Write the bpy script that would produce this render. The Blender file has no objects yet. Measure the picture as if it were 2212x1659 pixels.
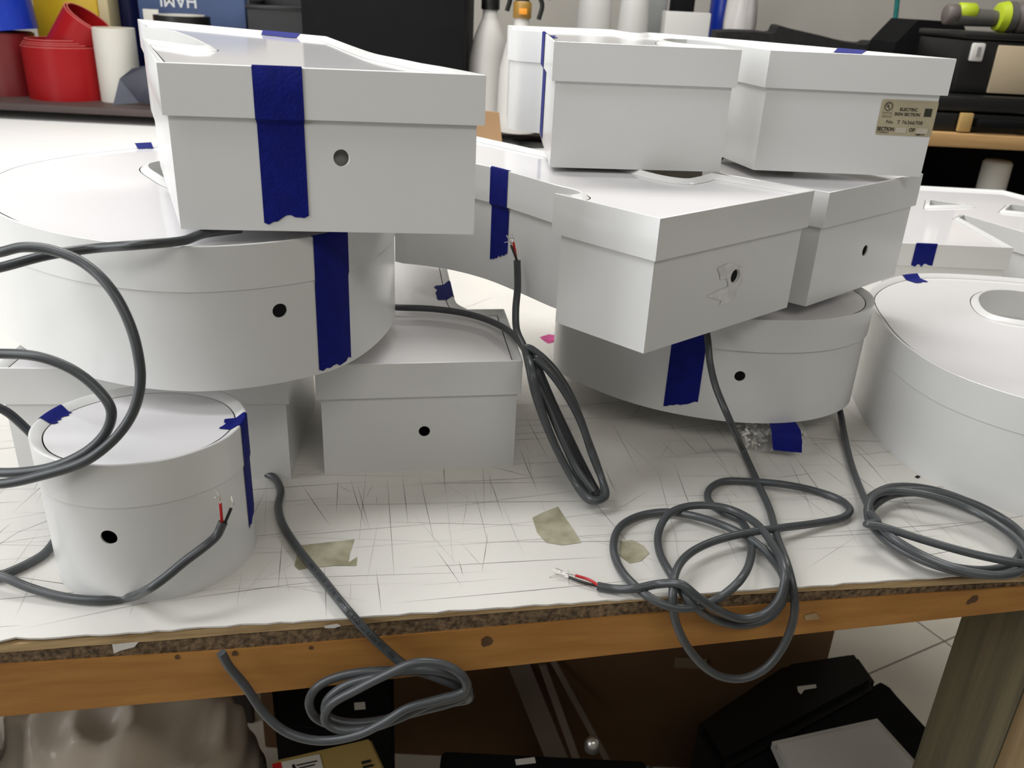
import bpy, bmesh, math, random
import numpy as np
from mathutils import Vector, Matrix
from mathutils.geometry import tessellate_polygon, delaunay_2d_cdt
random.seed(7)
S = bpy.context.scene
COL = S.collection
PI = math.pi

# ---------------------------------------------------------------- camera
FPX, PITCH, ROLL = 1850.0, math.radians(24.4), 0.05
CAM = Vector((0, 0, 0.370))
_f = Vector((0, math.cos(PITCH), -math.sin(PITCH)))
_r0 = Vector((1, 0, 0)); _u0 = Vector((0, math.sin(PITCH), math.cos(PITCH)))
_r = _r0*math.cos(ROLL) + _u0*math.sin(ROLL)
_u = _u0*math.cos(ROLL) - _r0*math.sin(ROLL)
cd = bpy.data.cameras.new('camera'); cam = bpy.data.objects.new('camera', cd); COL.objects.link(cam)
cd.sensor_width = 36.0; cd.lens = 36.0*FPX/2212.0; cd.clip_start = 0.01
cam.matrix_world = Matrix(((_r.x, _u.x, -_f.x, CAM.x), (_r.y, _u.y, -_f.y, CAM.y), (_r.z, _u.z, -_f.z, CAM.z), (0, 0, 0, 1)))
cd.dof.use_dof = True; cd.dof.focus_distance = 0.66; cd.dof.aperture_fstop = 15.0
S.camera = cam
# ---------------------------------------------------------------- world, lamps, exposure
W = bpy.data.worlds.new('room_air'); S.world = W; W.use_nodes = True
W.node_tree.nodes['Background'].inputs[0].default_value = (1.0, 0.975, 0.91, 1)
W.node_tree.nodes['Background'].inputs[1].default_value = 0.14
def area(name, loc, target, sx, sy, power, color):
    l = bpy.data.lights.new(name, 'AREA'); l.shape = 'RECTANGLE'; l.size = sx; l.size_y = sy
    l.energy = power; l.color = color
    o = bpy.data.objects.new(name, l); COL.objects.link(o); o.location = loc
    o.rotation_euler = (Vector(target)-Vector(loc)).to_track_quat('-Z', 'Y').to_euler()
    return o
area('ceiling_or_fill_lamp', (-0.3, 1.75, 1.75), (-0.3, 1.5, 0), 2.6, 0.5, 49, (1.0, 0.985, 0.95))
area('ceiling_or_fill_lamp', (-1.2, 0.2, 1.75), (-.2, 0.5, 0.1), 0.35, 1.2, 16, (0.97, 0.985, 1.0))
area('window_daylight', (-1.9, -.14, 0.78), (0, 0.55, 0.15), 1.5, 1.3, 24, (0.97, 0.985, 1.0))
area('ceiling_or_fill_lamp', (0.6, -0.9, 1.75), (0.5, -0.6, 0), 2.2, 0.5, 12, (1.0, 0.96, 0.88))  # unseen fill added behind the camera to brighten the front faces
S.view_settings.view_transform = 'Standard'; S.view_settings.look = 'None'
S.view_settings.gamma = 1.0; S.view_settings.use_curve_mapping = False
S.view_settings.exposure = 0.15

# ---------------------------------------------------------------- helpers: photograph geometry -> place
def ray(x, y): return _f + _r*((x-1106.0)/FPX) - _u*((y-829.5)/FPX)
def Zp(x, y, z=0.0):
    d = ray(x, y); return CAM + d*((z-CAM.z)/d.z)
def Yp(x, y, yy):
    d = ray(x, y); return CAM + d*((yy-CAM.y)/d.y)
def proj(p):
    q = p - CAM; w = q.dot(_f); return (1106+FPX*q.dot(_r)/w, 829.5-FPX*q.dot(_u)/w)
E0 = Vector((-0.303, 0.403, 0)); E1 = Vector((0.386, 0.527, 0)); ED = (E1-E0).normalized(); EN = Vector((ED.y, -ED.x, 0))
def Fp(x, y, d=0.0):                       # on the upright plane d in front of the bench edge
    q = ray(x, y); o = E0 + EN*d
    return CAM + q*((o-CAM).dot(EN)/q.dot(EN))

# ---------------------------------------------------------------- helpers: objects
def root_of(o):
    v = Vector((0, 0, 0))
    while o is not None:
        v += o.location; o = o.parent
    return v
def link(name, me, parent=None, loc=None):
    o = bpy.data.objects.new(name, me); COL.objects.link(o)
    if parent is not None: o.parent = parent
    if loc is not None: o.location = loc
    return o
def mk(name, V, F, m, parent=None, smooth=None, loc=None, tri_mats=None):
    base = root_of(parent) if parent is not None else (Vector(loc) if loc is not None else Vector((0, 0, 0)))
    me = bpy.data.meshes.new(name)
    me.from_pydata([tuple(Vector(v)-base) for v in V], [], F)
    me.update()
    bm = bmesh.new(); bm.from_mesh(me)
    bmesh.ops.remove_doubles(bm, verts=bm.verts, dist=1e-6)
    bmesh.ops.recalc_face_normals(bm, faces=bm.faces)
    bm.to_mesh(me); bm.free()
    ms = m if isinstance(m, (list, tuple)) else [m]
    for q in ms: me.materials.append(q)
    if smooth is not None:
        me.polygons.foreach_set('use_smooth', [True]*len(me.polygons))
        me.set_sharp_from_angle(angle=math.radians(smooth))
    return link(name, me, parent, None if parent is not None else (loc if loc is not None else None))
def tag(o, label=None, cat=None, group=None, kind=None):
    if label: o['label'] = label
    if cat: o['category'] = cat
    if group: o['group'] = group
    if kind: o['kind'] = kind
    return o
def thing(name, label, cat, loc=(0, 0, 0), group=None):
    o = bpy.data.objects.new(name, None); COL.objects.link(o); o.location = loc; o.empty_display_size = 0.02
    return tag(o, label, cat, group)
def boxm(x0, x1, y0, y1, z0, z1, bev=0.0, M=None):
    bm = bmesh.new()
    bmesh.ops.create_cube(bm, size=1.0)
    for v in bm.verts: v.co = Vector(((x0+x1)/2+v.co.x*(x1-x0), (y0+y1)/2+v.co.y*(y1-y0), (z0+z1)/2+v.co.z*(z1-z0)))
    if bev: bmesh.ops.bevel(bm, geom=bm.edges[:], offset=bev, segments=2, affect='EDGES', profile=0.5)
    V = [(M @ v.co) if M is not None else v.co.copy() for v in bm.verts]
    bm.verts.index_update(); F = [[v.index for v in f.verts] for f in bm.faces]; bm.free()
    return V, F
def addbox(name, b, m, parent=None, bev=0.0, M=None, loc=None):
    V, F = boxm(*b, bev=bev, M=M); return mk(name, V, F, m, parent, 40 if bev else None, loc)
def join(*vf):
    V = []; F = []
    for v, f in vf:
        n = len(V); V += list(v); F += [[i+n for i in q] for q in f]
    return V, F
def frame(o, yaw=0, pitch=0, roll=0):
    return Matrix.Translation(o) @ Matrix.Rotation(yaw, 4, 'Z') @ Matrix.Rotation(pitch, 4, 'X') @ Matrix.Rotation(roll, 4, 'Y')
def lathe(prof, n=32, M=None, close=False):
    V = []; F = []
    for (r, z) in prof:
        for k in range(n):
            a = 2*PI*k/n; p = Vector((r*math.cos(a), r*math.sin(a), z)); V.append(M @ p if M is not None else p)
    m = len(prof)
    for i in range(m-1 if not close else m):
        j = (i+1) % m
        for k in range(n): F.append([i*n+k, i*n+(k+1) % n, j*n+(k+1) % n, j*n+k])
    if not close:
        F.append(list(range(n))[::-1]); F.append([(m-1)*n+k for k in range(n)])
    return V, F
def cr(pts, n=8, closed=False):
    P = [Vector(p) for p in pts]; out = []
    N = len(P)
    rng = range(N if closed else N-1)
    for i in rng:
        if closed: a, b, c, d = P[(i-1) % N], P[i], P[(i+1) % N], P[(i+2) % N]
        else: a, b, c, d = P[max(i-1, 0)], P[i], P[i+1], P[min(i+2, N-1)]
        # centripetal-ish via cubic Hermite with chord-limited tangents
        L = (c-b).length
        t1 = (c-a); t2 = (d-b)
        t1 = t1*(L/max(1e-9, (c-b).length+(b-a).length)); t2 = t2*(L/max(1e-9, (c-b).length+(d-c).length))
        for k in range(n):
            t = k/n; h1 = 2*t**3-3*t**2+1; h2 = t**3-2*t**2+t; h3 = -2*t**3+3*t**2; h4 = t**3-t**2
            out.append(b*h1+t1*h2+c*h3+t2*h4)
    if not closed: out.append(P[-1].copy())
    return out
def tube(path, r, ns=10, cap=True):
    V = []; F = []; n = len(path)
    T = [(path[min(i+1, n-1)]-path[max(i-1, 0)]).normalized() for i in range(n)]
    up = Vector((0, 0, 1)) if abs(T[0].z) < 0.9 else Vector((1, 0, 0))
    a = (up - T[0]*up.dot(T[0])).normalized()
    for i in range(n):
        a = (a - T[i]*a.dot(T[i])).normalized(); b = T[i].cross(a)
        rr = r[i] if isinstance(r, list) else r
        for k in range(ns):
            q = 2*PI*k/ns; V.append(path[i] + a*(rr*math.cos(q)) + b*(rr*math.sin(q)))
    for i in range(n-1):
        for k in range(ns): F.append([i*ns+k, i*ns+(k+1) % ns, (i+1)*ns+(k+1) % ns, (i+1)*ns+k])
    if cap:
        F.append(list(range(ns))[::-1]); F.append([(n-1)*ns+k for k in range(ns)])
    return V, F
def prism(pts, z0, z1):                    # closed outline (x,y) extruded
    n = len(pts); V = [Vector((p[0], p[1], z0)) for p in pts]+[Vector((p[0], p[1], z1)) for p in pts]
    T = tessellate_polygon([[Vector((p[0], p[1], 0)) for p in pts]])
    F = [list(t) for t in T] + [[i+n for i in t] for t in T]
    F += [[i, (i+1) % n, n+(i+1) % n, n+i] for i in range(n)]
    return V, F
def text_mesh(s, size, font_bold=0.0):
    c = bpy.data.curves.new('txt', 'FONT'); c.body = s; c.size = size; c.resolution_u = 3; c.offset = font_bold
    o = bpy.data.objects.new('txt', c); COL.objects.link(o)
    dg = bpy.context.evaluated_depsgraph_get()
    me = bpy.data.meshes.new_from_object(o.evaluated_get(dg))
    V = [v.co.copy() for v in me.vertices]; F = [list(p.vertices) for p in me.polygons]
    bpy.data.objects.remove(o); bpy.data.curves.remove(c); bpy.data.meshes.remove(me)
    return V, F

# ---------------------------------------------------------------- materials
MATS = {}
def mat(name, col, rough=0.5, metal=0.0, var=0.0, scale=8.0, bump=0.0, bscale=60.0, spec=0.5, coat=0.0, alpha=1.0, trans=0.0, col2=None, stretch=None, detail=4.0):
    if name in MATS: return MATS[name]
    m = bpy.data.materials.new(name); m.use_nodes = True; nt = m.node_tree; b = nt.nodes['Principled BSDF']
    b.inputs['Base Color'].default_value = (*col, 1); b.inputs['Roughness'].default_value = rough; b.inputs['Metallic'].default_value = metal
    b.inputs['Specular IOR Level'].default_value = spec; b.inputs['Coat Weight'].default_value = coat; b.inputs['Coat Roughness'].default_value = 0.05
    b.inputs['Alpha'].default_value = alpha; b.inputs['Transmission Weight'].default_value = trans
    tc = nt.nodes.new('ShaderNodeTexCoord'); mp = nt.nodes.new('ShaderNodeMapping'); nt.links.new(tc.outputs['Object'], mp.inputs[0])
    if stretch: mp.inputs['Scale'].default_value = stretch
    if var or col2:
        n = nt.nodes.new('ShaderNodeTexNoise'); n.inputs['Scale'].default_value = scale; n.inputs['Detail'].default_value = detail
        r = nt.nodes.new('ShaderNodeValToRGB'); nt.links.new(mp.outputs[0], n.inputs['Vector']); nt.links.new(n.outputs[0], r.inputs[0])
        c2 = col2 or tuple(max(0, c*(1-var)) for c in col); c1 = col if col2 else tuple(min(1, c*(1+var)) for c in col)
        r.color_ramp.elements[0].position = 0.35; r.color_ramp.elements[1].position = 0.68
        r.color_ramp.elements[0].color = (*c2, 1); r.color_ramp.elements[1].color = (*c1, 1)
        nt.links.new(r.outputs[0], b.inputs['Base Color'])
    if bump:
        n2 = nt.nodes.new('ShaderNodeTexNoise'); n2.inputs['Scale'].default_value = bscale; n2.inputs['Detail'].default_value = 5
        bp = nt.nodes.new('ShaderNodeBump'); bp.inputs['Strength'].default_value = bump; bp.inputs['Distance'].default_value = 0.002
        nt.links.new(mp.outputs[0], n2.inputs['Vector']); nt.links.new(n2.outputs[0], bp.inputs['Height']); nt.links.new(bp.outputs[0], b.inputs['Normal'])
    MATS[name] = m; return m
WHITE = mat('painted_aluminium', (0.74, 0.74, 0.73), 0.24, var=0.015, scale=14, spec=0.32, bump=0.03, bscale=9)
TRIM = mat('white_trim', (0.76, 0.76, 0.75), 0.2, spec=0.32, var=0.01, scale=14)
FACE = mat('acrylic_face', (0.78, 0.765, 0.78), 0.07, var=0.01, scale=10)
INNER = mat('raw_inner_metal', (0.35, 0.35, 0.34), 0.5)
TAPE = mat('blue_tape', (0.0045, 0.0095, 0.165), 0.6, spec=.15, var=0.12, scale=120, bump=0.25, bscale=500)
CABLE = mat('grey_cable', (0.058, 0.063, 0.067), 0.36, var=0.12, scale=60)
REDW = mat('red_wire', (0.5, 0.01, 0.012), 0.4, var=0.05)
BLKW = mat('black_wire', (0.008, 0.008, 0.008), 0.4, var=0.05)
COPPER = mat('tinned_strand', (0.75, 0.72, 0.68), 0.3, metal=0.9, var=0.05)
INK = mat('black_ink', (0.006, 0.006, 0.006), 0.7)

# ---------------------------------------------------------------- channel letters
def offs(loop, d):
    n = len(loop); out = []
    for i in range(n):
        a, b, c = loop[i-1], loop[i], loop[(i+1) % n]
        e1 = (b-a); e2 = (c-b)
        if e1.length < 1e-9: e1 = e2
        if e2.length < 1e-9: e2 = e1
        e1 = e1.normalized(); e2 = e2.normalized()
        n1 = Vector((-e1.y, e1.x)); n2 = Vector((-e2.y, e2.x)); m = n1+n2
        if m.length < 1e-6: m = n1
        m.normalize(); k = max(0.35, m.dot(n1)); out.append(b+m*(d/k))
    return out
def sarea(l): return 0.5*sum(l[i-1].x*l[i].y-l[i].x*l[i-1].y for i in range(len(l)))
def build_outline(items, closed_smooth=False):
    if closed_smooth: pts = [p.to_2d() if len(p) > 2 else p for p in cr([Vector((x, y, 0)) for x, y in items], 14, True)]
    else:
        pts = []
        for it in items:
            if isinstance(it, list):
                c = cr([Vector((x, y, 0)) for x, y in it], 5); pts += [q.to_2d() for q in c]
            else: pts.append(Vector(it))
    out = []
    for p in pts:
        if not out or (p-out[-1]).length > 5e-4: out.append(Vector((p.x, p.y)))
    if (out[0]-out[-1]).length < 5e-4: out.pop()
    return out
LIDH = 0.030
class Letter:
    def __init__(s, label, outline, zb, H=0.1, holes=(), smooth=False, wire_holes=(), inset=None, group='white channel letters stacked on the bench', name='channel_letter'):
        s.inset = inset if inset is not None else (0.0008 if smooth else 0.003)
        s.zb = zb; s.zt = zb+H; s.out = build_outline(outline, smooth)
        if sarea(s.out) < 0: s.out.reverse()
        s.holes = []
        for h in holes:
            q = build_outline(h, not isinstance(h, tuple))
            if sarea(q) > 0: q.reverse()
            s.holes.append(q)
        cx = sum(p.x for p in s.out)/len(s.out); cy = sum(p.y for p in s.out)/len(s.out)
        s.root = thing(name, label, 'channel letter', (cx, cy, zb), group)
        s.cum = [0.0]
        n = len(s.out)
        for i in range(n): s.cum.append(s.cum[-1]+(s.out[(i+1) % n]-s.out[i]).length)
        s.L = s.cum[-1]; s.ins = offs(s.out, s.inset)
        s._build(wire_holes)
    def pt(s, a, off=0.0, z=0.0):                 # point on outline at arc length a, pushed outward by off
        a %= s.L; n = len(s.out)
        i = max(0, min(n-1, int(np.searchsorted(s.cum, a, side='right')-1)))
        t = (a-s.cum[i])/max(1e-9, s.cum[i+1]-s.cum[i])
        base = offs(s.out, -off) if off else s.out
        p = base[i].lerp(base[(i+1) % n], t); return Vector((p.x, p.y, z))
    def find(s, px, py, zmin=None, zmax=None, off=None):
        zmin = s.zb if zmin is None else zmin; zmax = s.zt if zmax is None else zmax
        off = -s.inset if off is None else off
        base = offs(s.out, -off); n = len(base); best = (1e9, 0, 0)
        for i in range(n):
            p, q = base[i], base[(i+1) % n]; e = q-p
            if e.length < 1e-6: continue
            nrm = Vector((e.y, -e.x))
            if nrm.dot(Vector((CAM.x, CAM.y))-p) <= 0: continue
            m = max(2, int(e.length/0.002))
            for k in range(m+1):
                w = p.lerp(q, k/m)
                for j in range(41):
                    z = zmin+(zmax-zmin)*j/40; x, y = proj(Vector((w.x, w.y, z)))
                    d = (x-px)**2+(y-py)**2
                    if d < best[0]: best = (d, s.cum[i]+(s.cum[i+1]-s.cum[i])*k/m, z)
        return best[1], best[2]
    def _wall(s, loop, z0, z1, V, F):
        n = len(loop); k = len(V)
        V += [Vector((p.x, p.y, z0)) for p in loop]+[Vector((p.x, p.y, z1)) for p in loop]
        F += [[k+i, k+(i+1) % n, k+n+(i+1) % n, k+n+i] for i in range(n)]
    def _build(s, wire_holes):
        zl = s.zt-LIDH; zb = s.zb
        # return (body) walls, with the drilled wire holes cut out
        V, F = [], []
        ins = s.ins; n = len(ins)
        if wire_holes:
            H = [(*s.find(px, py, zb, zl), r) for px, py, r in wire_holes]
            vs = []; es = []
            for i in range(n+1):
                vs += [Vector((s.cum[i], zb)), Vector((s.cum[i], zl))]; es.append((2*i, 2*i+1))
                if i: es += [(2*i-2, 2*i), (2*i-1, 2*i+1)]
            for a, z, r in H:
                k = len(vs); m = 20
                vs += [Vector((a+r*math.cos(2*PI*j/m), z+r*math.sin(2*PI*j/m))) for j in range(m)]
                es += [(k+j, k+(j+1) % m) for j in range(m)]
            ov, oe, of, _, _, _ = delaunay_2d_cdt(vs, es, [], 0, 1e-7)
            def place(a, z, off): return s.pt(min(a, s.L-1e-7), off, z)
            lo = s.ins
            def place_i(a, z, base):
                i = max(0, min(n-1, int(np.searchsorted(s.cum, a+1e-9, side='right')-1)))
                t = (a-s.cum[i])/max(1e-9, s.cum[i+1]-s.cum[i]); p = base[i].lerp(base[(i+1) % n], t); return Vector((p.x, p.y, z))
            V = [place_i(v.x, v.y, lo) for v in ov]
            for f in of:
                c = sum((ov[i] for i in f), Vector((0, 0)))/len(f)
                if any((c.x-a)**2+(c.y-z)**2 < r*r*0.98 for a, z, r in H): continue
                F.append(list(f))
            lo2 = offs(s.out, s.inset+0.0012)       # sheet thickness seen in the drilled edge
            for a, z, r in H:
                k = len(V); m = 20
                for base in (lo, lo2):
                    for j in range(m): V.append(place_i(a+r*math.cos(2*PI*j/m), z+r*math.sin(2*PI*j/m), base))
                F += [[k+j, k+(j+1) % m, k+m+(j+1) % m, k+m+j] for j in range(m)]
        else: s._wall(ins, zb, zl, V, F)
        hin = [offs(h, s.inset) for h in s.holes]
        for h in hin: s._wall(h, zb, zl, V, F)
        loops = [ins]+hin; k = len(V); cat = [Vector((p.x, p.y, 0)) for l in loops for p in l]
        V += [Vector((p.x, p.y, zb)) for p in cat]
        F += [[k+i for i in t] for t in tessellate_polygon([[Vector((p.x, p.y, 0)) for p in l] for l in loops])]
        s.body = mk('return_body', V, F, WHITE, s.root, 32)
        # lid: trim band with a raised rim
        V, F = [], []
        prof = [(s.inset+0.0002, -LIDH), (0.0, -LIDH), (0.0, -0.0004), (0.0005, 0.0), (0.0016, 0.0), (0.0064, -0.0034), (0.0070, -0.0037), (0.0071, -0.0065)]
        for l in [s.out]+s.holes:
            rings = [offs(l, o) if o else l for o, _ in prof]; m = len(l)
            for j in range(len(prof)-1):
                k = len(V)
                V += [Vector((p.x, p.y, s.zt+prof[j][1])) for p in rings[j]]+[Vector((p.x, p.y, s.zt+prof[j+1][1])) for p in rings[j+1]]
                F += [[k+i, k+(i+1) % m, k+m+(i+1) % m, k+m+i] for i in range(m)]
        s.lid = mk('trim_cap', V, F, TRIM, s.root, 50)
        loops = [offs(l, 0.0079) for l in [s.out]+s.holes]
        V = [Vector((p.x, p.y, s.zt-0.0038)) for l in loops for p in l]
        F = [list(t) for t in tessellate_polygon([[Vector((p.x, p.y, 0)) for p in l] for l in loops])]
        s.face = mk('face_panel', V, F, FACE, s.root)
    def tape(s, pa, pb, fold=0.012, end=True, rag=0.0025, ncol=10, seed=1, zend=None, name='tape_strip'):
        """strip of tape; pa, pb = photograph pixels of the two lower corners on the body"""
        rnd = random.Random(seed)
        lid_only = zend == 'lid'
        rng = (s.zt-LIDH+.001, s.zt) if lid_only else (s.zb, s.zt-LIDH)
        (a0, z0), (a1, z1) = s.find(*pa, *rng, off=0.0 if lid_only else None), s.find(*pb, *rng, off=0.0 if lid_only else None)
        if a1-a0 > s.L/2: a0 += s.L
        if a0-a1 > s.L/2: a1 += s.L
        return s.tape_s(a0, z0, a1, z1, fold, rag, ncol, rnd, lid_only, name)
    def tape_s(s, a0, z0, a1, z1, fold=0.012, rag=0.0025, ncol=10, rnd=None, lid_only=False, name='tape_strip', a0t=None, a1t=None):
        rnd = rnd or random.Random(3); t = 0.0005
        rows = [(-max(fold, .0100), s.zt-0.0033), (-0.0082, s.zt-0.0033), (-0.0066, s.zt-0.0030), (-0.0018, s.zt+t), (-0.0004, s.zt+t), (t, s.zt-0.0006), (t, s.zt-LIDH*0.5)]
        if not lid_only: rows += [(t, s.zt-LIDH-0.0003), (t-s.inset, s.zt-LIDH-0.0035), (t-s.inset, (s.zt-LIDH)*0.5+z0*0.5), (t-s.inset, None)]
        else: rows += [(t, None)]
        V = []; F = []
        for ri, (o, z) in enumerate(rows):
            for c in range(ncol+1):
                u = c/ncol; a = a0+(a1-a0)*u
                oo = o
                if ri == 0: oo = o-rnd.uniform(-1, 1)*0.0015
                zz = z if z is not None else z0+(z1-z0)*u+(rnd.uniform(-1, 1)*rag if 0 < c < ncol else 0)
                V.append(s.pt(a, oo, zz))
        for r in range(len(rows)-1):
            for c in range(ncol):
                k = r*(ncol+1)+c; F.append([k, k+1, k+ncol+2, k+ncol+1])
        return tag(mk(name, V, F, TAPE, s.root, 40), 'blue painter tape strip')

L1 = Letter('white letter with a wide blue tape strip on its front, top of the left stack',
    [(-.217, .529), (-.025, .553), (-.056, .600), [(-.072, .620), (-.090, .650), (-.115, .690), (-.148, .77)], (-.198, .90), (-.455, 1.07), (-.385, .915),
     [(-.335, .865), (-.285, .775), (-.250, .705), (-.243, .690), (-.250, .683)], (-.312, .738)], .225,
    wire_holes=[(737, 343, .0053)])
L1.tape((574, 478), (668, 468), fold=.006, seed=2)
L2 = Letter('large round white letter under the tape-striped letter of the left stack',
    [(-.205, .518), (-.135, .557), (-.108, .612), (-.102, .69), (-.128, .765), (-.18, .84), (-.26, .89), (-.34, .895), (-.39, .868), (-.43, .81), (-.447, .735), (-.42, .645), (-.355, .572), (-.28, .527)],
    .118, smooth=True, holes=[[(-.335, .775), (-.322, .80), (-.29, .81), (-.24, .78), (-.22, .73), (-.235, .69), (-.27, .69), (-.312, .735)]], wire_holes=[(604, 673, .0050)])
L2.tape((691, 797), (756, 772), fold=.010, seed=5, rag=.002)
L3 = Letter('small oval white letter standing at the front left corner of the bench',
    [(-.2435+.0665*math.cos(t)*math.cos(.26)-.059*math.sin(t)*math.sin(.26),   .500+.0665*math.cos(t)*math.sin(.26)+.059*math.sin(t)*math.cos(.26)) for t in [2*PI*k/10 for k in range(10)]],
    .0, H=.103, smooth=True, wire_holes=[(236, 1160, .0053)])
L4 = Letter('white straight-sided letter on the bench behind the small oval letter',
    [(-.388, .577), (-.174, .602), (-.190, .76), (-.40, .73)], .0)
L5 = Letter('white letter with a drilled front standing flat on the bench centre',
    [(-.155, .612), (.008, .642), (-.011, .766), [(-.045, .760), (-.056, .775), (-.062, .80)], (-.085, .945), (-.165, .93)], .0, wire_holes=[(917, 931, .0049)])
L10 = Letter('rounded white letter propped on a bag, bottom of the right stack',
    [(.043, .80), (.087, .747), (.14, .713), (.209, .697), (.275, .709), (.325, .748), (.338, .80), (.30, .9), (.2, .95), (.1, .93), (.05, .88)], .026, smooth=True, inset=.0018, wire_holes=[(1597, 811, .0049)])
L10.tape((1434, 876), (1505, 868), fold=.010, seed=9, rag=.001)
L7 = Letter('white letter turned corner-on with a smeared drilled side, middle of the right stack',
    [(.094, .572), (.236, .698), (.163, .754), [(.150, .735), (.135, .722), (.114, .735), (.085, .78)], (.021, .822), (-.046, .893), (-.135, .955), (-.118, .774),
     [(-.108, .768), (-.088, .764), (-.06, .754), (-.03, .733), (.0, .700), (.026, .668), (.040, .654), (.044, .643), (.036, .634)], (.024, .637)], .138, wire_holes=[(1587, 598, .0053)])
L7.tape((1060, 562), (1098, 548), fold=.008, seed=12, rag=.0012)
L9 = Letter('white letter beside the corner-on letter with a black wire hole at right',
    [(.252, .708), (.376, .822), (.31, .90), (.2, .90), (.165, .80), (.18, .765)], .135, wire_holes=[(1868, 540, .0052)])
L8 = Letter('two-legged white letter carrying the paper safety label, top of the right stack',
    [(.020, .738), (.175, .757), (.168, .80), [(.150, .805), (.132, .83), (.128, .88), (.14, .92), (.158, .928)], (.168, .92), (.203, .775), (.363, .783), (.30, .873), (.233, .968), (.15, 1.06),
     [(.136, 1.068), (.118, 1.03), (.108, 1.06)], (.10, 1.11), (-.026, 1.075), [(-.022, .965), (-.012, .948), (.002, .940)], (.013, .935)], .238)
L11 = Letter('large rounded white letter lying flat at the right edge of the bench',
    [(.354, .79), (.352, .72), (.367, .66), (.41, .612), (.48, .58), (.56, .575), (.66, .62), (.70, .72), (.69, .85), (.62, .945), (.515, .966), (.44, .95), (.375, .88)], .0, smooth=True,
    holes=[[(.481, .822), (.53, .806), (.58, .83), (.59, .88), (.55, .91), (.515, .905), (.487, .868)]])
L12 = Letter('flat white letter with small angular openings at the far right of the bench',
    [(.48, 1.10), (.645, 1.104), (.651, 1.275), (.668, 1.295), (.735, 1.13), (.92, 1.15), (.865, 1.44), (.837, 1.515), (.60, 1.52), (.50, 1.3)], .0,
    holes=[((.640, 1.352), (.662, 1.400), (.705, 1.372)), ((.755, 1.345), (.79, 1.395), (.835, 1.370), (.80, 1.33))])
# tape ends folded over the far rims, and other small pieces on the letters
def near_s(L, x, y):
    return min(((L.pt(L.L*i/1500)-Vector((x, y, 0))).to_2d().length, L.L*i/1500) for i in range(1500))[1]
def back_tape(L, p0, p1, drop=0.028, fold=0.012, seed=4):
    a, b = near_s(L, *p0), near_s(L, *p1)
    if abs(a-b) > L.L/2: (a, b) = (a+L.L, b) if a < b else (a, b+L.L)
    L.tape_s(a, L.zt-drop, b, L.zt-drop, fold, .002, 8, random.Random(seed), True)
p0 = Zp(578, 70, L1.zt); p1 = Zp(645, 77, L1.zt)
back_tape(L1, (-.275, .951), (-.228, .92))
q = Zp(310, 312, L2.zt); back_tape(L2, (q.x-.008, q.y), (q.x+.014, q.y-.005))
a, _ = L3.find(536, 1120, L3.zb, L3.zt-LIDH); L3.tape_s(a, L3.zb+.022, a+.020, L3.zb+.03, .014, .002, 8, random.Random(6))
q = Zp(100, 905, L3.zt); q2 = Zp(130, 875, L3.zt); back_tape(L3, (q.x, q.y), (q2.x, q2.y), fold=.010, seed=8)
q = Zp(985, 640, L5.zt); q2 = Zp(977, 607, L5.zt); back_tape(L5, (q.x, q.y), (q2.x, q2.y), fold=.016, seed=3)
L8.tape_s(near_s(L8, .0125, .930), L8.zb+.002, near_s(L8, .0155, .875), L8.zb+.002, fold=.012, rag=.001, ncol=5, rnd=random.Random(2))
back_tape(L8, (.315, .855), (.295, .88), fold=.010, seed=10)
L12.tape((1967, 580), (2012, 580), fold=.002, seed=11, zend='lid')
q = Zp(1938, 592, L11.zt); q2 = Zp(1972, 588, L11.zt); back_tape(L11, (q.x, q.y), (q2.x, q2.y), fold=.020, seed=14)
# bare filler smear around the drilled hole of the corner-on letter
SMEAR = mat('dry_filler', (.80, .78, .80), .75, var=.12, scale=90, bump=.5, bscale=220)
V = []
for px, py in [(1548, 577), (1575, 569), (1600, 575), (1606, 592), (1603, 608), (1590, 622), (1588, 640), (1575, 652), (1553, 659), (1560, 650), (1527, 641), (1545, 632), (1575, 618), (1568, 600), (1556, 607), (1553, 590)]:
    a, z = L7.find(px, py, L7.zb, L7.zt-LIDH); V.append(L7.pt(a, -L7.inset+.0005, z))
ha, hz = L7.find(1587, 598, L7.zb, L7.zt-LIDH)
pl = [(((v-L7.pt(ha, 0, hz)).to_2d().length)*(1 if (v-L7.pt(ha, 0, hz)).x > 0 else -1), v.z-hz) for v in V]
hole = [(.0058*math.cos(2*PI*k/14), .0058*math.sin(2*PI*k/14)) for k in range(14)]
T = tessellate_polygon([[Vector((x, z, 0)) for x, z in pl], [Vector((x, z, 0)) for x, z in hole]])
o0 = L7.pt(ha, -L7.inset+.0005, hz); o1 = L7.pt(ha+.004, -L7.inset+.0005, hz); dr = (o1-o0).normalized()
if dr.x < 0: dr = -dr
V = [o0+dr*x+Vector((0, 0, z)) for x, z in pl+hole]
tag(mk('filler_smear', V, [list(t) for t in T], SMEAR, L7.root), 'chalky white smear around the wire hole')
# white board glimpsed inside the top left letter's hole
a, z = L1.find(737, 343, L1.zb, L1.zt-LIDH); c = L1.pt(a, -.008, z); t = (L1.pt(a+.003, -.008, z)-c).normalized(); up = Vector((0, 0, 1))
mk('inner_board', [c-t*.012-up*.010, c+t*.012-up*.010, c+t*.012+up*.010, c-t*.012+up*.010], [[0, 1, 2, 3]], INNER, L1.root)

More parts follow.
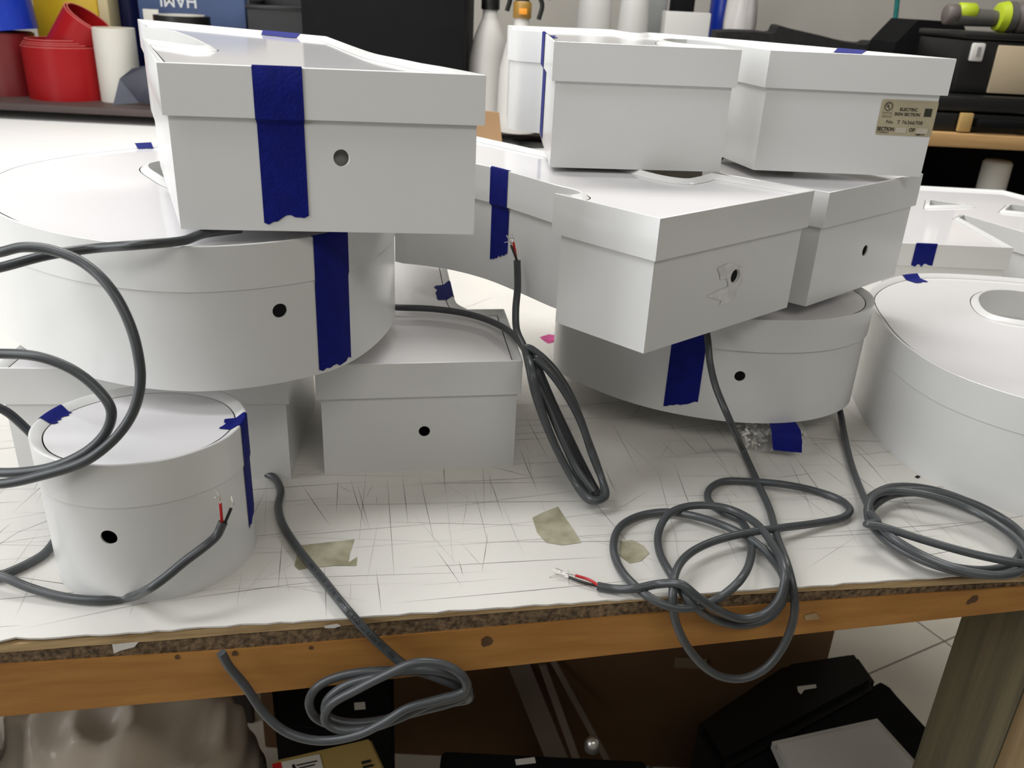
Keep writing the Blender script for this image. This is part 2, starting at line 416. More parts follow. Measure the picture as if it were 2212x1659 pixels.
# safety label on the right leg of the top right letter
PAPER = mat('foil_label', (.46, .40, .27), .45, var=.10, scale=30)
PAPER2 = mat('label_blank', (.55, .49, .40), .5, var=.05, scale=40)
OLIVE = mat('label_square', (.03, .032, .022), .5)
(aL, zT), (aR, zB) = L8.find(1905, 216, L8.zb, L8.zt-LIDH), L8.find(2016, 299, L8.zb, L8.zt-LIDH)
aR2, _ = L8.find(2031, 217, L8.zb, L8.zt-LIDH)
P0 = L8.pt(aL, -L8.inset+.0003, zT); P1 = L8.pt(aR2, -L8.inset+.0003, zT); lx = (P1-P0).normalized(); lw = (P1-P0).length; lh = zT-zB
nrm = Vector((lx.y, -lx.x, 0))
def lab(u, v, d=0.0): return P0+lx*(u*lw)-Vector((0, 0, v*lh))+nrm*d
rc = .04; asp = lw/lh; c = []
for cx, cy, a0 in ((1-rc, rc*asp, -90), (1-rc, 1-rc*asp, 0), (rc, 1-rc*asp, 90), (rc, rc*asp, 180)):
    for k in range(5):
        a = math.radians(a0+90*k/4); c.append(lab(cx+rc*math.cos(a), cy+rc*asp*math.sin(a)))
label = tag(mk('safety_label', c, [list(range(len(c)))], PAPER, L8.root), 'tan foil sticker with printed lettering')
def ltext(s, u, v, h, width=None, bold=0.0, italic=0.0, rot=0.0):
    V, F = text_mesh(s, 1.0, bold); w = max(p.x for p in V)-min(p.x for p in V); m0 = min(p.x for p in V)
    hh = h*lh/0.70; sx = (width*lw/w) if width else hh
    mk('print', [lab(u, v, .00025)+lx*((p.x-m0)*sx*math.cos(rot)+p.y*hh*math.sin(rot)+italic*p.y*hh)+Vector((0, 0, 1))*(p.y*hh*math.cos(rot)-(p.x-m0)*sx*math.sin(rot)) for p in V], F, INK, label)
def lrect(name, u0, v0, u1, v1, m, d=.0002): mk(name, [lab(u0, v0, d), lab(u1, v0, d), lab(u1, v1, d), lab(u0, v1, d)], [[0, 1, 2, 3]], m, label)
ltext('ELECTRIC', .345, .30, .085, .31, .02); ltext('SIGN SECTION', .265, .435, .085, .45, .02)
ltext('No.  T 76366708', .15, .67, .10, .645); ltext('SECTION', .015, .875, .10, .30, .025); ltext('OF', .585, .875, .10, .10, .025)
ltext('E134682653', .02, .945, .05, .21); ltext('UMM-R 07', .715, .975, .045, .16, .02)
lrect('print_square', .785, .21, .915, .44, OLIVE); lrect('blank_box', .345, .775, .535, .925, PAPER2); lrect('blank_box', .715, .77, .92, .925, PAPER2)
def lring(cu, cv, r0, r1, a0=0, a1=360, n=28):
    V = []; F = []
    for k in range(n+1):
        a = math.radians(a0+(a1-a0)*k/n)
        for r in (r0, r1): V.append(lab(cu+r*math.cos(a), cv-r*asp*math.sin(a), .00025))
    F = [[2*k, 2*k+1, 2*k+3, 2*k+2] for k in range(n)]
    mk('print', V, F, INK, label)
lring(.135, .20, .058, .070); lring(.135, .20, .083, .086, 0, 180)
ltext('U', .098, .215, .09, .035, .03); ltext('L', .137, .255, .09, .03, .03)
lrect('print', .0495, .20, .052, .50, INK); lrect('print', .218, .20, .2205, .50, INK); lrect('print', .0495, .50, .2205, .506, INK); lrect('print', .0495, .40, .2205, .404, INK)
ltext('PROTECTED', .062, .385, .035, .145); ltext('UNITED USA', .062, .478, .035, .145)

# ---------------------------------------------------------------- the bench
def bp(u, w, z): p = E0+ED*u-EN*w; return Vector((p.x, p.y, z))
SHEET = mat('white_sheet', (.71, .69, .65), .24, var=.05, scale=7, bump=.05, bscale=40)
WOOD = mat('pine', (.45, .215, .055), .65, scale=5, col2=(.35, .155, .036), spec=.3, stretch=(1.2, 14, 22), bump=.12, bscale=12)
PLY = mat('worn_board', (.58, .41, .21), .75, scale=18, col2=(.34, .22, .10), stretch=(1, 4, 10), bump=.4, bscale=60)
CHIP = mat('particle_board', (.27, .18, .10), .9, scale=260, col2=(.07, .045, .024), bump=1.0, bscale=300)
LEGW = mat('treated_wood', (.23, .19, .11), .7, scale=4, col2=(.13, .115, .07), stretch=(16, 16, 1), bump=.15, bscale=20)
LEGP = mat('pale_wood', (.42, .30, .16), .65, scale=4, col2=(.30, .20, .10), stretch=(16, 16, 1), bump=.1, bscale=20)
DARKK = mat('knot', (.10, .045, .014), .7, var=.3, scale=80)
bench = thing('workbench', 'wooden workbench with a scratched white sheet top and pine rail', 'workbench', (.05, .47, -.80))
rnd = random.Random(5)
U0, U1, WD = -1.0, 1.15, 1.06
# sheet top: ragged front edge with small nicks
n = 260; front = []
for i in range(n+1):
    u = U0+(U1-U0)*i/n; j = rnd.uniform(-1, 1)*.0008+(-.003 if rnd.random() < .04 else 0)
    if u < .42: j += .0010
    front.append((u, -j))
loop = [bp(u, w, 0).to_2d() for u, w in front]+[bp(U1, WD, 0).to_2d(), bp(U0, WD, 0).to_2d()]
V, F = prism(loop, -.0013, 0.0)
sheet = mk('sheet_top', V, F, SHEET, bench)
def strip_px(name, top, bot, d0, d1, m, parent=bench, n=40, jag=0.0):
    """board whose front shows between two photographed lines; d0 front, d1 back (measured from the bench edge)"""
    V = []; F = []
    for i in range(n+1):
        x = -500+3400*i/n
        a = Fp(x, np.interp(x, *top), d0); a.z = min(a.z, -.0014-jag); b = Fp(x, np.interp(x, *bot), d0)
        a.z += rnd.uniform(-1, 1)*jag; b.z += rnd.uniform(-1, 1)*jag
        back = -EN*(d0-d1)
        V += [a, b, a+back, b+back]
    for i in range(n):
        k = 4*i; F += [[k, k+1, k+5, k+4], [k+2, k+6, k+7, k+3], [k, k+4, k+6, k+2], [k+1, k+3, k+7, k+5]]
    F += [[0, 2, 3, 1], [4*n, 4*n+1, 4*n+3, 4*n+2]]
    return mk(name, V, F, m, parent)
X = (-500, 0, 500, 1000, 1500, 2212, 2900)
lA = (X, (1433, 1394, 1353, 1308, 1271, 1246, 1210)); lB = (X, (1451, 1411, 1371, 1329, 1290, 1256, 1214)); lC = (X, (1477, 1437, 1405, 1362, 1318, 1268, 1222)); lD = (X, (1600, 1548, 1504, 1450, 1395, 1318, 1255))
strip_px('deck_board', lA, lB, .000, -.30, PLY, jag=.0004)
strip_px('particle_layer', lB, lC, -.0015, -.30, CHIP, n=220, jag=.0009)
strip_px('front_rail', lC, lD, .0, -.038, WOOD)
for px, py, r in [(1051, 1386, .0042), (508, 1412, .0022), (672, 1400, .0016), (383, 1420, .0018), (2105, 1293, .0035), (2094, 1300, .0025)]:
    c = Fp(px, py, .0003); V = [c+ED*(r*math.cos(2*PI*k/12)*rnd.uniform(.75, 1.1))+Vector((0, 0, r*math.sin(2*PI*k/12)*rnd.uniform(.8, 1.3))) for k in range(12)]
    mk('knot', V, [list(range(12))], DARKK, bench)
V = [Fp(x, y, .0006) for x, y in [(1737, 1330), (1762, 1324), (1772, 1337), (1740, 1340)]]; mk('wood_chip', V, [[0, 1, 2, 3]], LEGP, bench)
V = [Fp(x, y, .0012) for x, y in [(242, 1392), (300, 1386), (290, 1398), (262, 1405), (246, 1412)]]; mk('plaster_dab', V, [list(range(5))], SHEET, bench)
V = [Fp(x, y, .0012) for x, y in [(700, 1352), (728, 1347), (737, 1352), (722, 1357), (702, 1357)]]; mk('plaster_dab', V, [list(range(5))], SHEET, bench)
# scratches cut into the sheet: many thin dark grooves
SCR = mat('scratch_dirt', (.20, .185, .16), .9, var=.3, scale=50)
V = []; F = []
def scratch(p, q, w):
    d = (q-p); m = Vector((-d.y, d.x, 0)).normalized()*w*.5; k = len(V); z = Vector((0, 0, .00012)); mid = p.lerp(q, .5)+m*rnd.uniform(-3, 3)
    V.extend([p+z, mid-m+z, q+z, mid+m+z]); F.append([k, k+1, k+2, k+3])
for i in range(620):
    u = rnd.uniform(-.25, .80); w = rnd.uniform(.004, .42) if rnd.random() < .75 else rnd.uniform(.004, .9); p = bp(u, w, 0)
    kind = rnd.random()
    if kind < .5: a = rnd.gauss(PI/2, .12); l = rnd.uniform(.015, .13)
    elif kind < .85: a = rnd.gauss(.02, .10); l = rnd.uniform(.04, .24)
    else: a = rnd.uniform(0, PI); l = rnd.uniform(.02, .12)
    d = ED*math.cos(a)-EN*math.sin(a); q = p+d*l
    if (q-E0).dot(-EN) > .95 or (q-E0).dot(-EN) < .004: continue
    scratch(p, q, rnd.choice((.00014, .0002, .0003, .0005)))
for x0, y0, x1, y1 in [(730, 1030, 726, 1112), (755, 1028, 792, 1142), (836, 1024, 852, 1255), (770, 1040, 800, 1150), (868, 1022, 882, 1140), (905, 1020, 940, 1180), (940, 1185, 1000, 1270), (1050, 1013, 1090, 1130), (990, 1210, 1000, 1245), (1054, 1150, 1040, 1240), (610, 1160, 600, 1280), (700, 1210, 705, 1340), (812, 1230, 824, 1325), (1220, 1010, 1420, 1250), (1130, 890, 1190, 1000), (1700, 985, 1760, 1120)]:
    scratch(Zp(x0, y0), Zp(x1, y1), .00045)
tag(mk('scratches', V, F, SCR, sheet), kind='stuff')
# old tape residue and a pink marker smudge
RES = mat('tape_residue', (.50, .48, .36), .6, scale=40, col2=(.24, .22, .13), bump=.3, bscale=80, detail=8.0)
def patch(name, pts, m, lab_):
    n = len(pts); V = [Zp(x, y, .0003) for x, y in pts]
    tag(mk(name, V, [list(t) for t in tessellate_polygon([[Vector((v.x, v.y, 0)) for v in V]])], m, sheet), lab_)
patch('residue_patch', [(636, 1222), (646, 1178), (700, 1172), (766, 1165), (756, 1195), (753, 1215), (772, 1202), (770, 1222), (720, 1222), (660, 1228), (645, 1231)], RES, 'yellowed tape residue')
patch('residue_patch', [(1150, 1118), (1170, 1108), (1205, 1094), (1222, 1120), (1240, 1145), (1256, 1172), (1215, 1178), (1180, 1172), (1160, 1150)], RES, 'yellowed tape residue')
patch('residue_patch', [(1340, 1170), (1365, 1166), (1390, 1178), (1403, 1195), (1385, 1212), (1360, 1217), (1338, 1200)], RES, 'yellowed tape residue')
patch('marker_smudge', [(1166, 728), (1185, 722), (1201, 724), (1202, 738), (1184, 742), (1172, 734)], mat('pink_ink', (.55, .06, .24), .6, var=.3, scale=120), 'pink marker smudge')
# rear rail and legs
addbox('rear_rail', (-.9, 1.05, 0, .038, -.09, -.0035), WOOD, bench, M=frame(bp(.0, WD-.06, 0), math.atan2(ED.y, ED.x)))
def leg(name, c, w, m, m2):
    V, F = boxm(-w/2, w/2, -w/2, w/2, -.80, -.0305, .003, frame(Vector((c.x, c.y, 0)), math.atan2(ED.y, ED.x))); return mk(name, V, F, m, bench, 40)
q = Fp(2066, 1344, -.085); leg('leg', q+ED*.090, .09, LEGW, None)
for u, w in ((U0+.1, .09), (U0+.1, WD-.1), (U1-.1, WD-.1)): leg('leg', bp(u, w, 0), .09, LEGW, None)
V, F = boxm(-.045, .045, -.059, -.0455, -.80, -.050, .002, frame(Vector((q.x, q.y, 0))+ED*.090, math.atan2(ED.y, ED.x))); mk('leg_light_side', V, F, LEGP, bench, 40)  # added plank: the leg's lighter front side is put into its colour
# loose black crumbs
for i, (x, y) in enumerate([(1982, 1031), (1955, 988)]):
    V, F = boxm(-.0022, .0022, -.0015, .0015, 0, .001, .0003, frame(Zp(x, y, .0), .7+i)); tag(mk('crumb', V, F, INK, None, loc=Zp(x, y, 0)), 'tiny black crumb near the coiled cable, '+('nearer the coil' if i == 0 else 'nearer the round letter'), 'crumb')

# ---------------------------------------------------------------- cables
R_C = .0030
def cable(label, pts, wires=None, n=10, text=None, r=R_C, start_wires=False):
    P = cr(pts, n); lo = min(P, key=lambda p: p.z); root = thing('signal_cable', label, 'cable', (lo.x, lo.y, lo.z-r), 'grey two-core cables hanging from the letters')
    V, F = tube(P, r, 12); j = mk('jacket', V, F, CABLE, root, 60)
    if wires:
        for nm, m, W, bare in wires:
            wp = cr(W, 6); V, F = tube(wp, .0010, 8); w = mk(nm, V, F, m, root, 60)
            rr = random.Random(len(nm))
            for k in range(5):
                e = wp[-1]; d = (wp[-1]-wp[-3]).normalized(); q = [e, e+d*bare*.5+Vector((rr.uniform(-1, 1), rr.uniform(-1, 1), rr.uniform(-1, 1)))*.0012, e+d*bare+Vector((rr.uniform(-1, 1), rr.uniform(-1, 1), rr.uniform(-1, 1)))*.0035]
                V, F = tube(cr(q, 4), .00026, 5); mk('bare_strand', V, F, COPPER, w, 60)
    if text:
        for s, a0, flip, size in text:            # printing wrapped on the jacket, towards the viewer
            cum = [0.0]
            for i in range(1, len(P)): cum.append(cum[-1]+(P[i]-P[i-1]).length)
            TV, TF = text_mesh(s, size); out = []
            for v in TV:
                a = a0-v.x if flip else a0+v.x; i = max(0, min(len(P)-2, int(np.searchsorted(cum, a)-1))); t = (a-cum[i])/max(1e-9, cum[i+1]-cum[i])
                c = P[i].lerp(P[i+1], t); T = (P[min(i+2, len(P)-1)]-P[max(i-1, 0)]).normalized()
                nn = (CAM-c); nn = (nn-T*nn.dot(T)).normalized(); b = T.cross(nn)
                ph = (v.y-size*.35)/r*(1 if flip else -1); out.append(c+(nn*math.cos(ph)+b*math.sin(-ph))*(r*1.02))
            mk('print', out, TF, INK, j)
    return root
def bz(py, a=780, b=1055, top=.100, lo=.004): t = min(1, max(0, (py-a)/(b-a))); return top+(lo-top)*t
# left cable: looping in and out of view at the left edge
pts = [Zp(520, 494, .2215), Zp(440, 505, .2215), Zp(395, 520, .2215), Zp(300, 529, .2235), Yp(200, 537, .505), Yp(100, 552, .490), Yp(0, 578, .485), Yp(-110, 600, .485), Yp(-150, 575, .48), Yp(-70, 557, .48),
       Yp(0, 545, .475), Yp(50, 534, .475), Yp(110, 540, .474), Yp(180, 568, .470), Yp(240, 625, .462), Yp(282, 705, .455), Yp(302, 790, .448), Yp(300, 850, .443), Yp(280, 905, .440), Yp(240, 955, .436), Yp(180, 998, .432), Yp(90, 1027, .43), Yp(0, 1045, .43),
       Yp(-120, 1040, .435), Yp(-190, 930, .445), Yp(-130, 800, .455), Yp(-50, 768, .455), Yp(0, 764, .455), Yp(80, 770, .452), Yp(150, 795, .450), Yp(205, 835, .447), Yp(240, 885, .443), Yp(228, 935, .441), Yp(180, 980, .439), Yp(100, 1012, .438), Yp(0, 1021, .44),
       Yp(-120, 1005, .45), Yp(-160, 920, .47), Yp(-80, 865, .49), Yp(0, 882, .505), Yp(45, 915, .512), Yp(92, 968, .520), Yp(118, 1030, .520), Zp(135, 1085, .012), Zp(130, 1140, .004), Zp(100, 1192, .0035), Zp(55, 1220, .0035), Zp(0, 1243, .0035),
       Zp(-90, 1270, .0035), Zp(-130, 1240, .004), Zp(-70, 1222, .009), Zp(0, 1243, .010), Zp(60, 1268, .006), Zp(130, 1288, .0035), Zp(210, 1297, .0035), Zp(275, 1291, .004), Yp(325, 1270, .424), Yp(360, 1245, .4265), Yp(400, 1212, .432), Yp(440, 1182, .440), Yp(468, 1157, .448), Yp(482, 1128, .451)]
e = pts[-1]
cable('dark grey cable looping in the air in front of the left stack, ends stripped', pts, n=7,
      wires=[('red_wire', REDW, [Yp(480, 1134, .451), Yp(478, 1112, .451), Yp(476, 1088, .451)], .008), ('black_wire', BLKW, [Yp(484, 1134, .451), Yp(492, 1115, .452), Yp(499, 1098, .453)], .005)],
      text=[])
# cable dropping over the front edge into a hanging coil
def Fd(x, y, d): return Fp(x, y, d)
pts = [Zp(520, 1017, .0035), Zp(560, 1021, .0035), Zp(590, 1030, .0035), Zp(606, 1058, .0035), Zp(601, 1095, .004), Zp(612, 1135, .004), Zp(648, 1190, .004), Zp(700, 1255, .004), Zp(748, 1315, .0045), Fd(790, 1362, .006), Fd(830, 1400, .008), Fd(880, 1440, .012),
       Fd(940, 1462, .020), Fd(1000, 1488, .020), Fd(1012, 1510, .012), Fd(960, 1520, .010), Fd(880, 1540, .012), Fd(800, 1562, .014), Fd(730, 1568, .012), Fd(682, 1550, .010), Fd(668, 1515, .010), Fd(690, 1480, .010), Fd(750, 1457, .010), Fd(830, 1449, .011), Fd(910, 1452, .008),
       Fd(985, 1470, .012), Fd(1012, 1490, .018), Fd(990, 1512, .022), Fd(910, 1535, .020), Fd(830, 1555, .020), Fd(760, 1562, .020), Fd(708, 1548, .017), Fd(706, 1515, .016), Fd(745, 1482, .016), Fd(815, 1462, .017), Fd(890, 1447, .020), Fd(960, 1452, .024),
       Fd(1008, 1475, .024), Fd(1000, 1500, .026), Fd(930, 1520, .026), Fd(860, 1552, .026), Fd(790, 1575, .026), Fd(730, 1575, .024), Fd(702, 1555, .022), Fd(715, 1522, .022), Fd(770, 1490, .024), Fd(840, 1455, .028), Fd(900, 1432, .028), Fd(960, 1437, .028), Fd(1000, 1462, .030), Fd(1005, 1492, .030),
       Fd(950, 1510, .030), Fd(880, 1530, .030), Fd(830, 1560, .030), Fd(770, 1588, .028), Fd(690, 1600, .024), Fd(620, 1582, .020), Fd(570, 1540, .016), Fd(530, 1482, .012), Fd(495, 1440, .010), Fd(478, 1410, .010)]
cable('grey cable crossing the bench edge into a coil hanging under it', pts, n=8, text=[('600V  FT4  c(UL)  LL  GA3  E132983  105°C  3/C  20 AWG  P10941', .262, True, .0036), ])
# bundle between the two stacks
pts = [Zp(800, 660, .1035), Zp(855, 664, .1035), Zp(930, 667, .1035), Zp(1000, 676, .1035), Zp(1050, 690, .1035), Zp(1095, 712, .106), Zp(1125, 742, .106), Zp(1150, 785, .098)]
strand = [[(1178, 845), (1212, 915), (1245, 985), (1280, 1050), (1300, 1072), (1290, 1062), (1262, 1010), (1228, 940), (1195, 870), (1165, 800), (1152, 768)],
          [(1160, 790), (1190, 880), (1222, 965), (1255, 1035), (1285, 1076), (1306, 1068), (1292, 1010), (1262, 930), (1235, 862), (1200, 812), (1165, 778), (1140, 756)],
          [(1150, 800), (1172, 890), (1205, 975), (1240, 1040), (1272, 1080), (1300, 1078), (1303, 1045), (1280, 985), (1256, 915), (1222, 850), (1185, 800), (1158, 775)]]
z0 = .0
for k, sl in enumerate(strand):
    for x, y in sl: pts.append(Zp(x, y, bz(y)+.004*k))
cable('grey cable running over the centre letter into the folded bundle', pts, n=8)
pts = [Yp(1117, 562, .690), Yp(1118, 620, .686), Yp(1114, 670, .678), Yp(1116, 712, .668), Yp(1132, 750, .650)]
for x, y in [(1142, 790), (1155, 850), (1178, 915), (1210, 985), (1245, 1045), (1280, 1080), (1308, 1072), (1300, 1035), (1278, 975), (1252, 900), (1225, 840), (1190, 790), (1150, 755), (1135, 752), (1148, 800), (1185, 880), (1215, 950), (1245, 1010), (1282, 1062)]:
    pts.append(Zp(x, y, bz(y, 760)+.010))
cable('grey cable rising to stripped red and black wires beside the blue tape', pts, n=8,
      wires=[('red_wire', REDW, [Yp(1116, 566, .690), Yp(1113, 545, .691), Yp(1109, 523, .693)], .007), ('black_wire', BLKW, [Yp(1118, 566, .688), Yp(1111, 548, .689), Yp(1104, 530, .692)], .006)])
# big loose loops over the front edge
pts = [Yp(1527, 720, .690), Yp(1530, 745, .680), Yp(1534, 785, .670), Yp(1547, 838, .655), Yp(1575, 905, .640), Zp(1605, 972, .006), Zp(1640, 1050, .0045), Zp(1662, 1100, .004), Zp(1680, 1165, .010), Zp(1702, 1225, .012), Fd(1716, 1290, .008), Fd(1712, 1345, .010), Fd(1688, 1402, .012), Fd(1650, 1446, .013), Fd(1600, 1466, .013),
       Fd(1545, 1456, .013), Fd(1495, 1412, .013), Fd(1460, 1345, .012), Fd(1453, 1285, .010), Zp(1460, 1235, .013), Zp(1488, 1197, .012), Zp(1540, 1170, .012), Zp(1610, 1152, .013), Zp(1690, 1140, .011), Zp(1765, 1130, .006), Zp(1820, 1118, .005), Zp(1836, 1102, .005), Zp(1815, 1080, .004), Zp(1760, 1060, .004), Zp(1690, 1046, .009), Zp(1620, 1040, .005), Zp(1562, 1040, .004), Zp(1532, 1058, .004), Zp(1532, 1084, .004),
       Zp(1565, 1107, .004), Zp(1600, 1125, .004), Zp(1620, 1165, .005), Zp(1621, 1208, .008), Zp(1598, 1254, .012), Fd(1552, 1292, .008), Fd(1480, 1314, .014), Fd(1420, 1300, .010), Zp(1368, 1262, .006), Zp(1335, 1220, .004), Zp(1325, 1178, .004), Zp(1340, 1138, .004), Zp(1382, 1114, .004), Zp(1440, 1106, .005), Zp(1505, 1116, .009), Zp(1575, 1140, .009), Zp(1632, 1172, .009), Zp(1672, 1212, .007), Zp(1695, 1255, .007), Fd(1692, 1295, .002+.003), Fd(1660, 1335, .006), Fd(1600, 1350, .006), Fd(1540, 1336, .008),
       Fd(1490, 1300, .012), Zp(1450, 1242, .009), Zp(1424, 1190, .005), Zp(1424, 1145, .005), Zp(1448, 1108, .010), Zp(1500, 1092, .012), Zp(1570, 1098, .012), Zp(1630, 1128, .014), Zp(1668, 1175, .014), Zp(1695, 1235, .016), Fd(1685, 1290, .012), Fd(1650, 1326, .012), Fd(1600, 1336, .012), Fd(1545, 1315, .014), Fd(1505, 1288, .014), Zp(1470, 1262, .016), Zp(1420, 1262, .010), Zp(1370, 1272, .008), Zp(1325, 1272, .004), Zp(1290, 1266, .004)]
cable('grey cable in loose loops hanging over the bench edge, red and black ends bared', pts, n=7,
      wires=[('red_wire', REDW, [Zp(1296, 1267, .005), Zp(1272, 1252, .004), Zp(1243, 1243, .004)], .012), ('black_wire', BLKW, [Zp(1296, 1267, .003), Zp(1262, 1259, .003), Zp(1229, 1247, .003)], .012)])
# right-hand oval coil
pts = [Yp(1806, 868, .735), Zp(1815, 890, .012), Zp(1824, 940, .005), Zp(1838, 1000, .004), Zp(1858, 1055, .006), Zp(1880, 1100, .012)]
def ell(k, a, rx, ry, cx, cy, sh): return (cx+rx*math.cos(a), cy+ry*math.sin(a)+sh*rx*math.cos(a))
for k, (rx, ry, cx, cy, sh, z) in enumerate([(168, 82, 2040, 1146, .30, .004), (160, 74, 2046, 1148, .24, .009), (178, 80, 2050, 1150, .26, .013), (172, 70, 2048, 1152, .34, .018)]):
    for j in range(12):
        a = PI+.25-2*PI*j/12*-1 if k % 2 == 0 else PI+.25+2*PI*j/12
        x, y = ell(k, PI+.3+2*PI*j/12, rx, ry, cx, cy, sh); pts.append(Zp(x, y, z+.004*math.sin(2.3*j+k)*.4))
pts += [Zp(1895, 1128, .022), Zp(1872, 1132, .022), Zp(1905, 1138, .023), Zp(1990, 1165, .022), Zp(2100, 1196, .022), Zp(2200, 1216, .021), Zp(2290, 1225, .015)]
cable('grey cable wound in an oval coil on the right of the bench', pts, n=6, text=[('3/C  20 AWG  P10941  GAUGE  SHIELDED', 2.16, False, .0032)])

# ---------------------------------------------------------------- bag of fixings propping the right stack
PELL = mat('white_plastic_bits', (.68, .67, .62), .35, var=.08, scale=60)
FILM = mat('clear_film', (.95, .95, .95), .12, alpha=.16, spec=.8)
c0 = Zp(1672, 962, 0); bag = thing('bag_of_fixings', 'clear bag of small white plastic bits with blue tape under the right stack', 'bag', (c0.x, c0.y, 0))
rr = random.Random(11); VF = []
def inbag(u, v): return Vector((c0.x-.032+.066*u, c0.y-.016+.075*v, 0))
for i in range(230):
    u = rr.random(); v = rr.random()**1.3; p = inbag(u, v); ht = .020*(1-abs(2*u-.9)**3*.6)*min(1, .45+v*2.2); p.z = .003+rr.random()*ht
    if (p.x-c0.x+.006)**2/.034**2+(p.y-c0.y-.02)**2/.05**2 > 1: continue
    d = Vector((rr.uniform(-1, 1), rr.uniform(-1, 1), rr.uniform(-.6, .6))).normalized()*.0035
    VF.append(tube([p-d, p-d*.5, p, p+d*.5, p+d], [.0010, .0016, .0013, .0016, .0010], 6))
V, F = join(*VF); tag(mk('plastic_bits', V, F, PELL, bag, 60), kind='stuff')
V = []; F = []; nu, nv = 14, 12
for j in range(nv+1):
    for i in range(nu+1):
        u, v = i/nu, j/nv; p = inbag(.04+.98*u, v); w = math.sin(PI*min(1, max(0, u)))**.5*min(1, (v*3.2)**.6)
        p.z = .0012+.0245*w+rr.uniform(-1, 1)*.0008*(w > .1); p.y += .004*abs(2*u-1)**2; V.append(p)
for j in range(nv):
    for i in range(nu): k = j*(nu+1)+i; F.append([k, k+1, k+nu+2, k+nu+1])
mk('bag_film', V, F, FILM, bag, 60)
V = []; F = []
tp = [[(1670, 972), (1695, 975), (1732, 978)], [(1668, 950), (1696, 952), (1733, 955)], [(1666, 928), (1694, 928), (1730, 930)], [(1660, 910), (1690, 908), (1715, 905)]]
for j, row in enumerate(tp):
    for x, y in row: V.append(Zp(x, y, (.008, .018, .0262, .0258)[j] if j < 3 else .0255))
for j in range(3):
    for i in range(2): k = j*3+i; F.append([k, k+1, k+4, k+3])
mk('tape_strip', V, F, TAPE, bag, 60)
# ---------------------------------------------------------------- the room
WALL = mat('painted_wall', (.52, .49, .44), .8, var=.04, scale=3, bump=.05, bscale=30)
FLOOR = mat('floor_tile', (.78, .73, .63), .45, var=.05, scale=5)
tag(addbox('wall_back', (-4, 4, 3.3, 3.35, -.80, 2.2), WALL), kind='structure')
fl = tag(addbox('floor', (-4, 4, -2, 3.3, -.84, -.8015), mat('floor_grout', (.20, .18, .15), .8, var=.1)), kind='structure')
ang = .5; tl = .457
T0 = Zp(2040, 1385, -.80)
tile = None
for i in range(-6, 5):
    for j in range(-5, 4):
        Mt = frame(Vector((T0.x, T0.y, 0)), ang) @ Matrix.Translation((i*tl, j*tl, 0)); c = Mt @ Vector((tl/2, tl/2, 0))
        if not (-3 < c.x < 3 and -.2 < c.y < 2.6): continue
        if tile is None:
            V, F = boxm(.002, tl-.002, .002, tl-.002, -.802, -.80, .0006); me = mk('tile', V, F, FLOOR, None).data; tile = bpy.data.objects['tile']; tile.matrix_world = Mt; tile.parent = fl
        else:
            o = bpy.data.objects.new('tile', me); COL.objects.link(o); o.parent = fl; o.matrix_world = Mt
def R(x0, y0, x1, y1, D):
    xm, ym = (x0+x1)/2, (y0+y1)/2
    return Yp(x0, ym, D).x, Yp(x1, ym, D).x, Yp(xm, y1, D).z, Yp(xm, y0, D).z
def simple(name, label, cat, px, D, depth, m, bev=.004, z0=None, ztop=None, yaw=0, group=None):
    xa, xb, za, zb = R(*px, D); za = z0 if z0 is not None else za; zb = ztop if ztop is not None else zb
    cx = (xa+xb)/2; w = (xb-xa)/2
    V, F = boxm(-w, w, 0, depth, za, zb, bev, frame(Vector((cx, D, 0)), yaw))
    return tag(mk(name, V, F, m, None, 40, loc=Vector((cx, D, za))), label, cat, group)
# rear white table carrying the dark shelf board
RT = mat('rear_table_top', (.82, .81, .79), .5, var=.02, scale=4)
rt = thing('rear_table', 'bright white table standing behind the bench', 'table', (-.8, 2.3, -.80))
V, F = prism([Vector((-2.6, 1.20)), Vector((.09, 1.585)), Vector((.09, 3.2)), Vector((-2.6, 3.2))], -.025, -.002); mk('table_top', V, F, RT, rt)
for x, y in ((-2.5, 1.35), (.05, 1.70), (.05, 3.1), (-2.5, 3.1)): addbox('leg', (x-.025, x+.025, y-.025, y+.025, -.80, -.025), RT, rt, .003)
D0 = 2.40
zs = Yp(150, 229, D0).z
BROWN = mat('dark_shelf', (.060, .040, .036), .5, var=.15, scale=10)
sh = thing('low_shelf', 'long dark brown shelf board behind the stacks', 'shelf', (-.7, D0, -.002))
addbox('shelf_board', (-2.2, .085, D0, D0+.55, zs-.019, zs), BROWN, sh, .002)
for x in (-2.1, -.9, .02): addbox('shelf_foot', (x-.05, x+.05, D0+.1, D0+.4, -.002, zs-.019), BROWN, sh)
RED = mat('red_coil', (.30, .006, .008), .36, var=.06, scale=6, spec=.25); REDE = mat('coil_edge', (.55, .12, .11), .4); DRED = mat('dark_red_coil', (.13, .006, .008), .4, var=.08, scale=6)
BLUE = mat('blue_film', (.006, .030, .32), .28, var=.1, scale=5); NAVY = mat('navy_film', (.008, .010, .055), .25, var=.15, scale=5)
def coil(name, label, c, layers, rot=None, m=RED, em=REDE, n=48, group=None):
    """rolled strip: turns of thin sheet nested inside each other"""
    root = thing(name, label, 'roll', c, group); M = frame(Vector(c)) if rot is None else Matrix.Translation(c) @ rot
    for r, h, ex in layers:
        V, F = lathe([(r-.0016, 0), (r, 0), (r, h), (r-.0016, h)], n, M @ Matrix.Translation((ex, 0, 0)), close=True); k = mk('coil_turn', V, F, m, root, 40)
        V, F = lathe([(r-.0022, h-.001), (r+.0004, h-.001), (r+.0004, h+.0006), (r-.0022, h+.0006)], n, M @ Matrix.Translation((ex, 0, 0)), close=True); mk('cut_edge', V, F, em, k, 40)
    return root
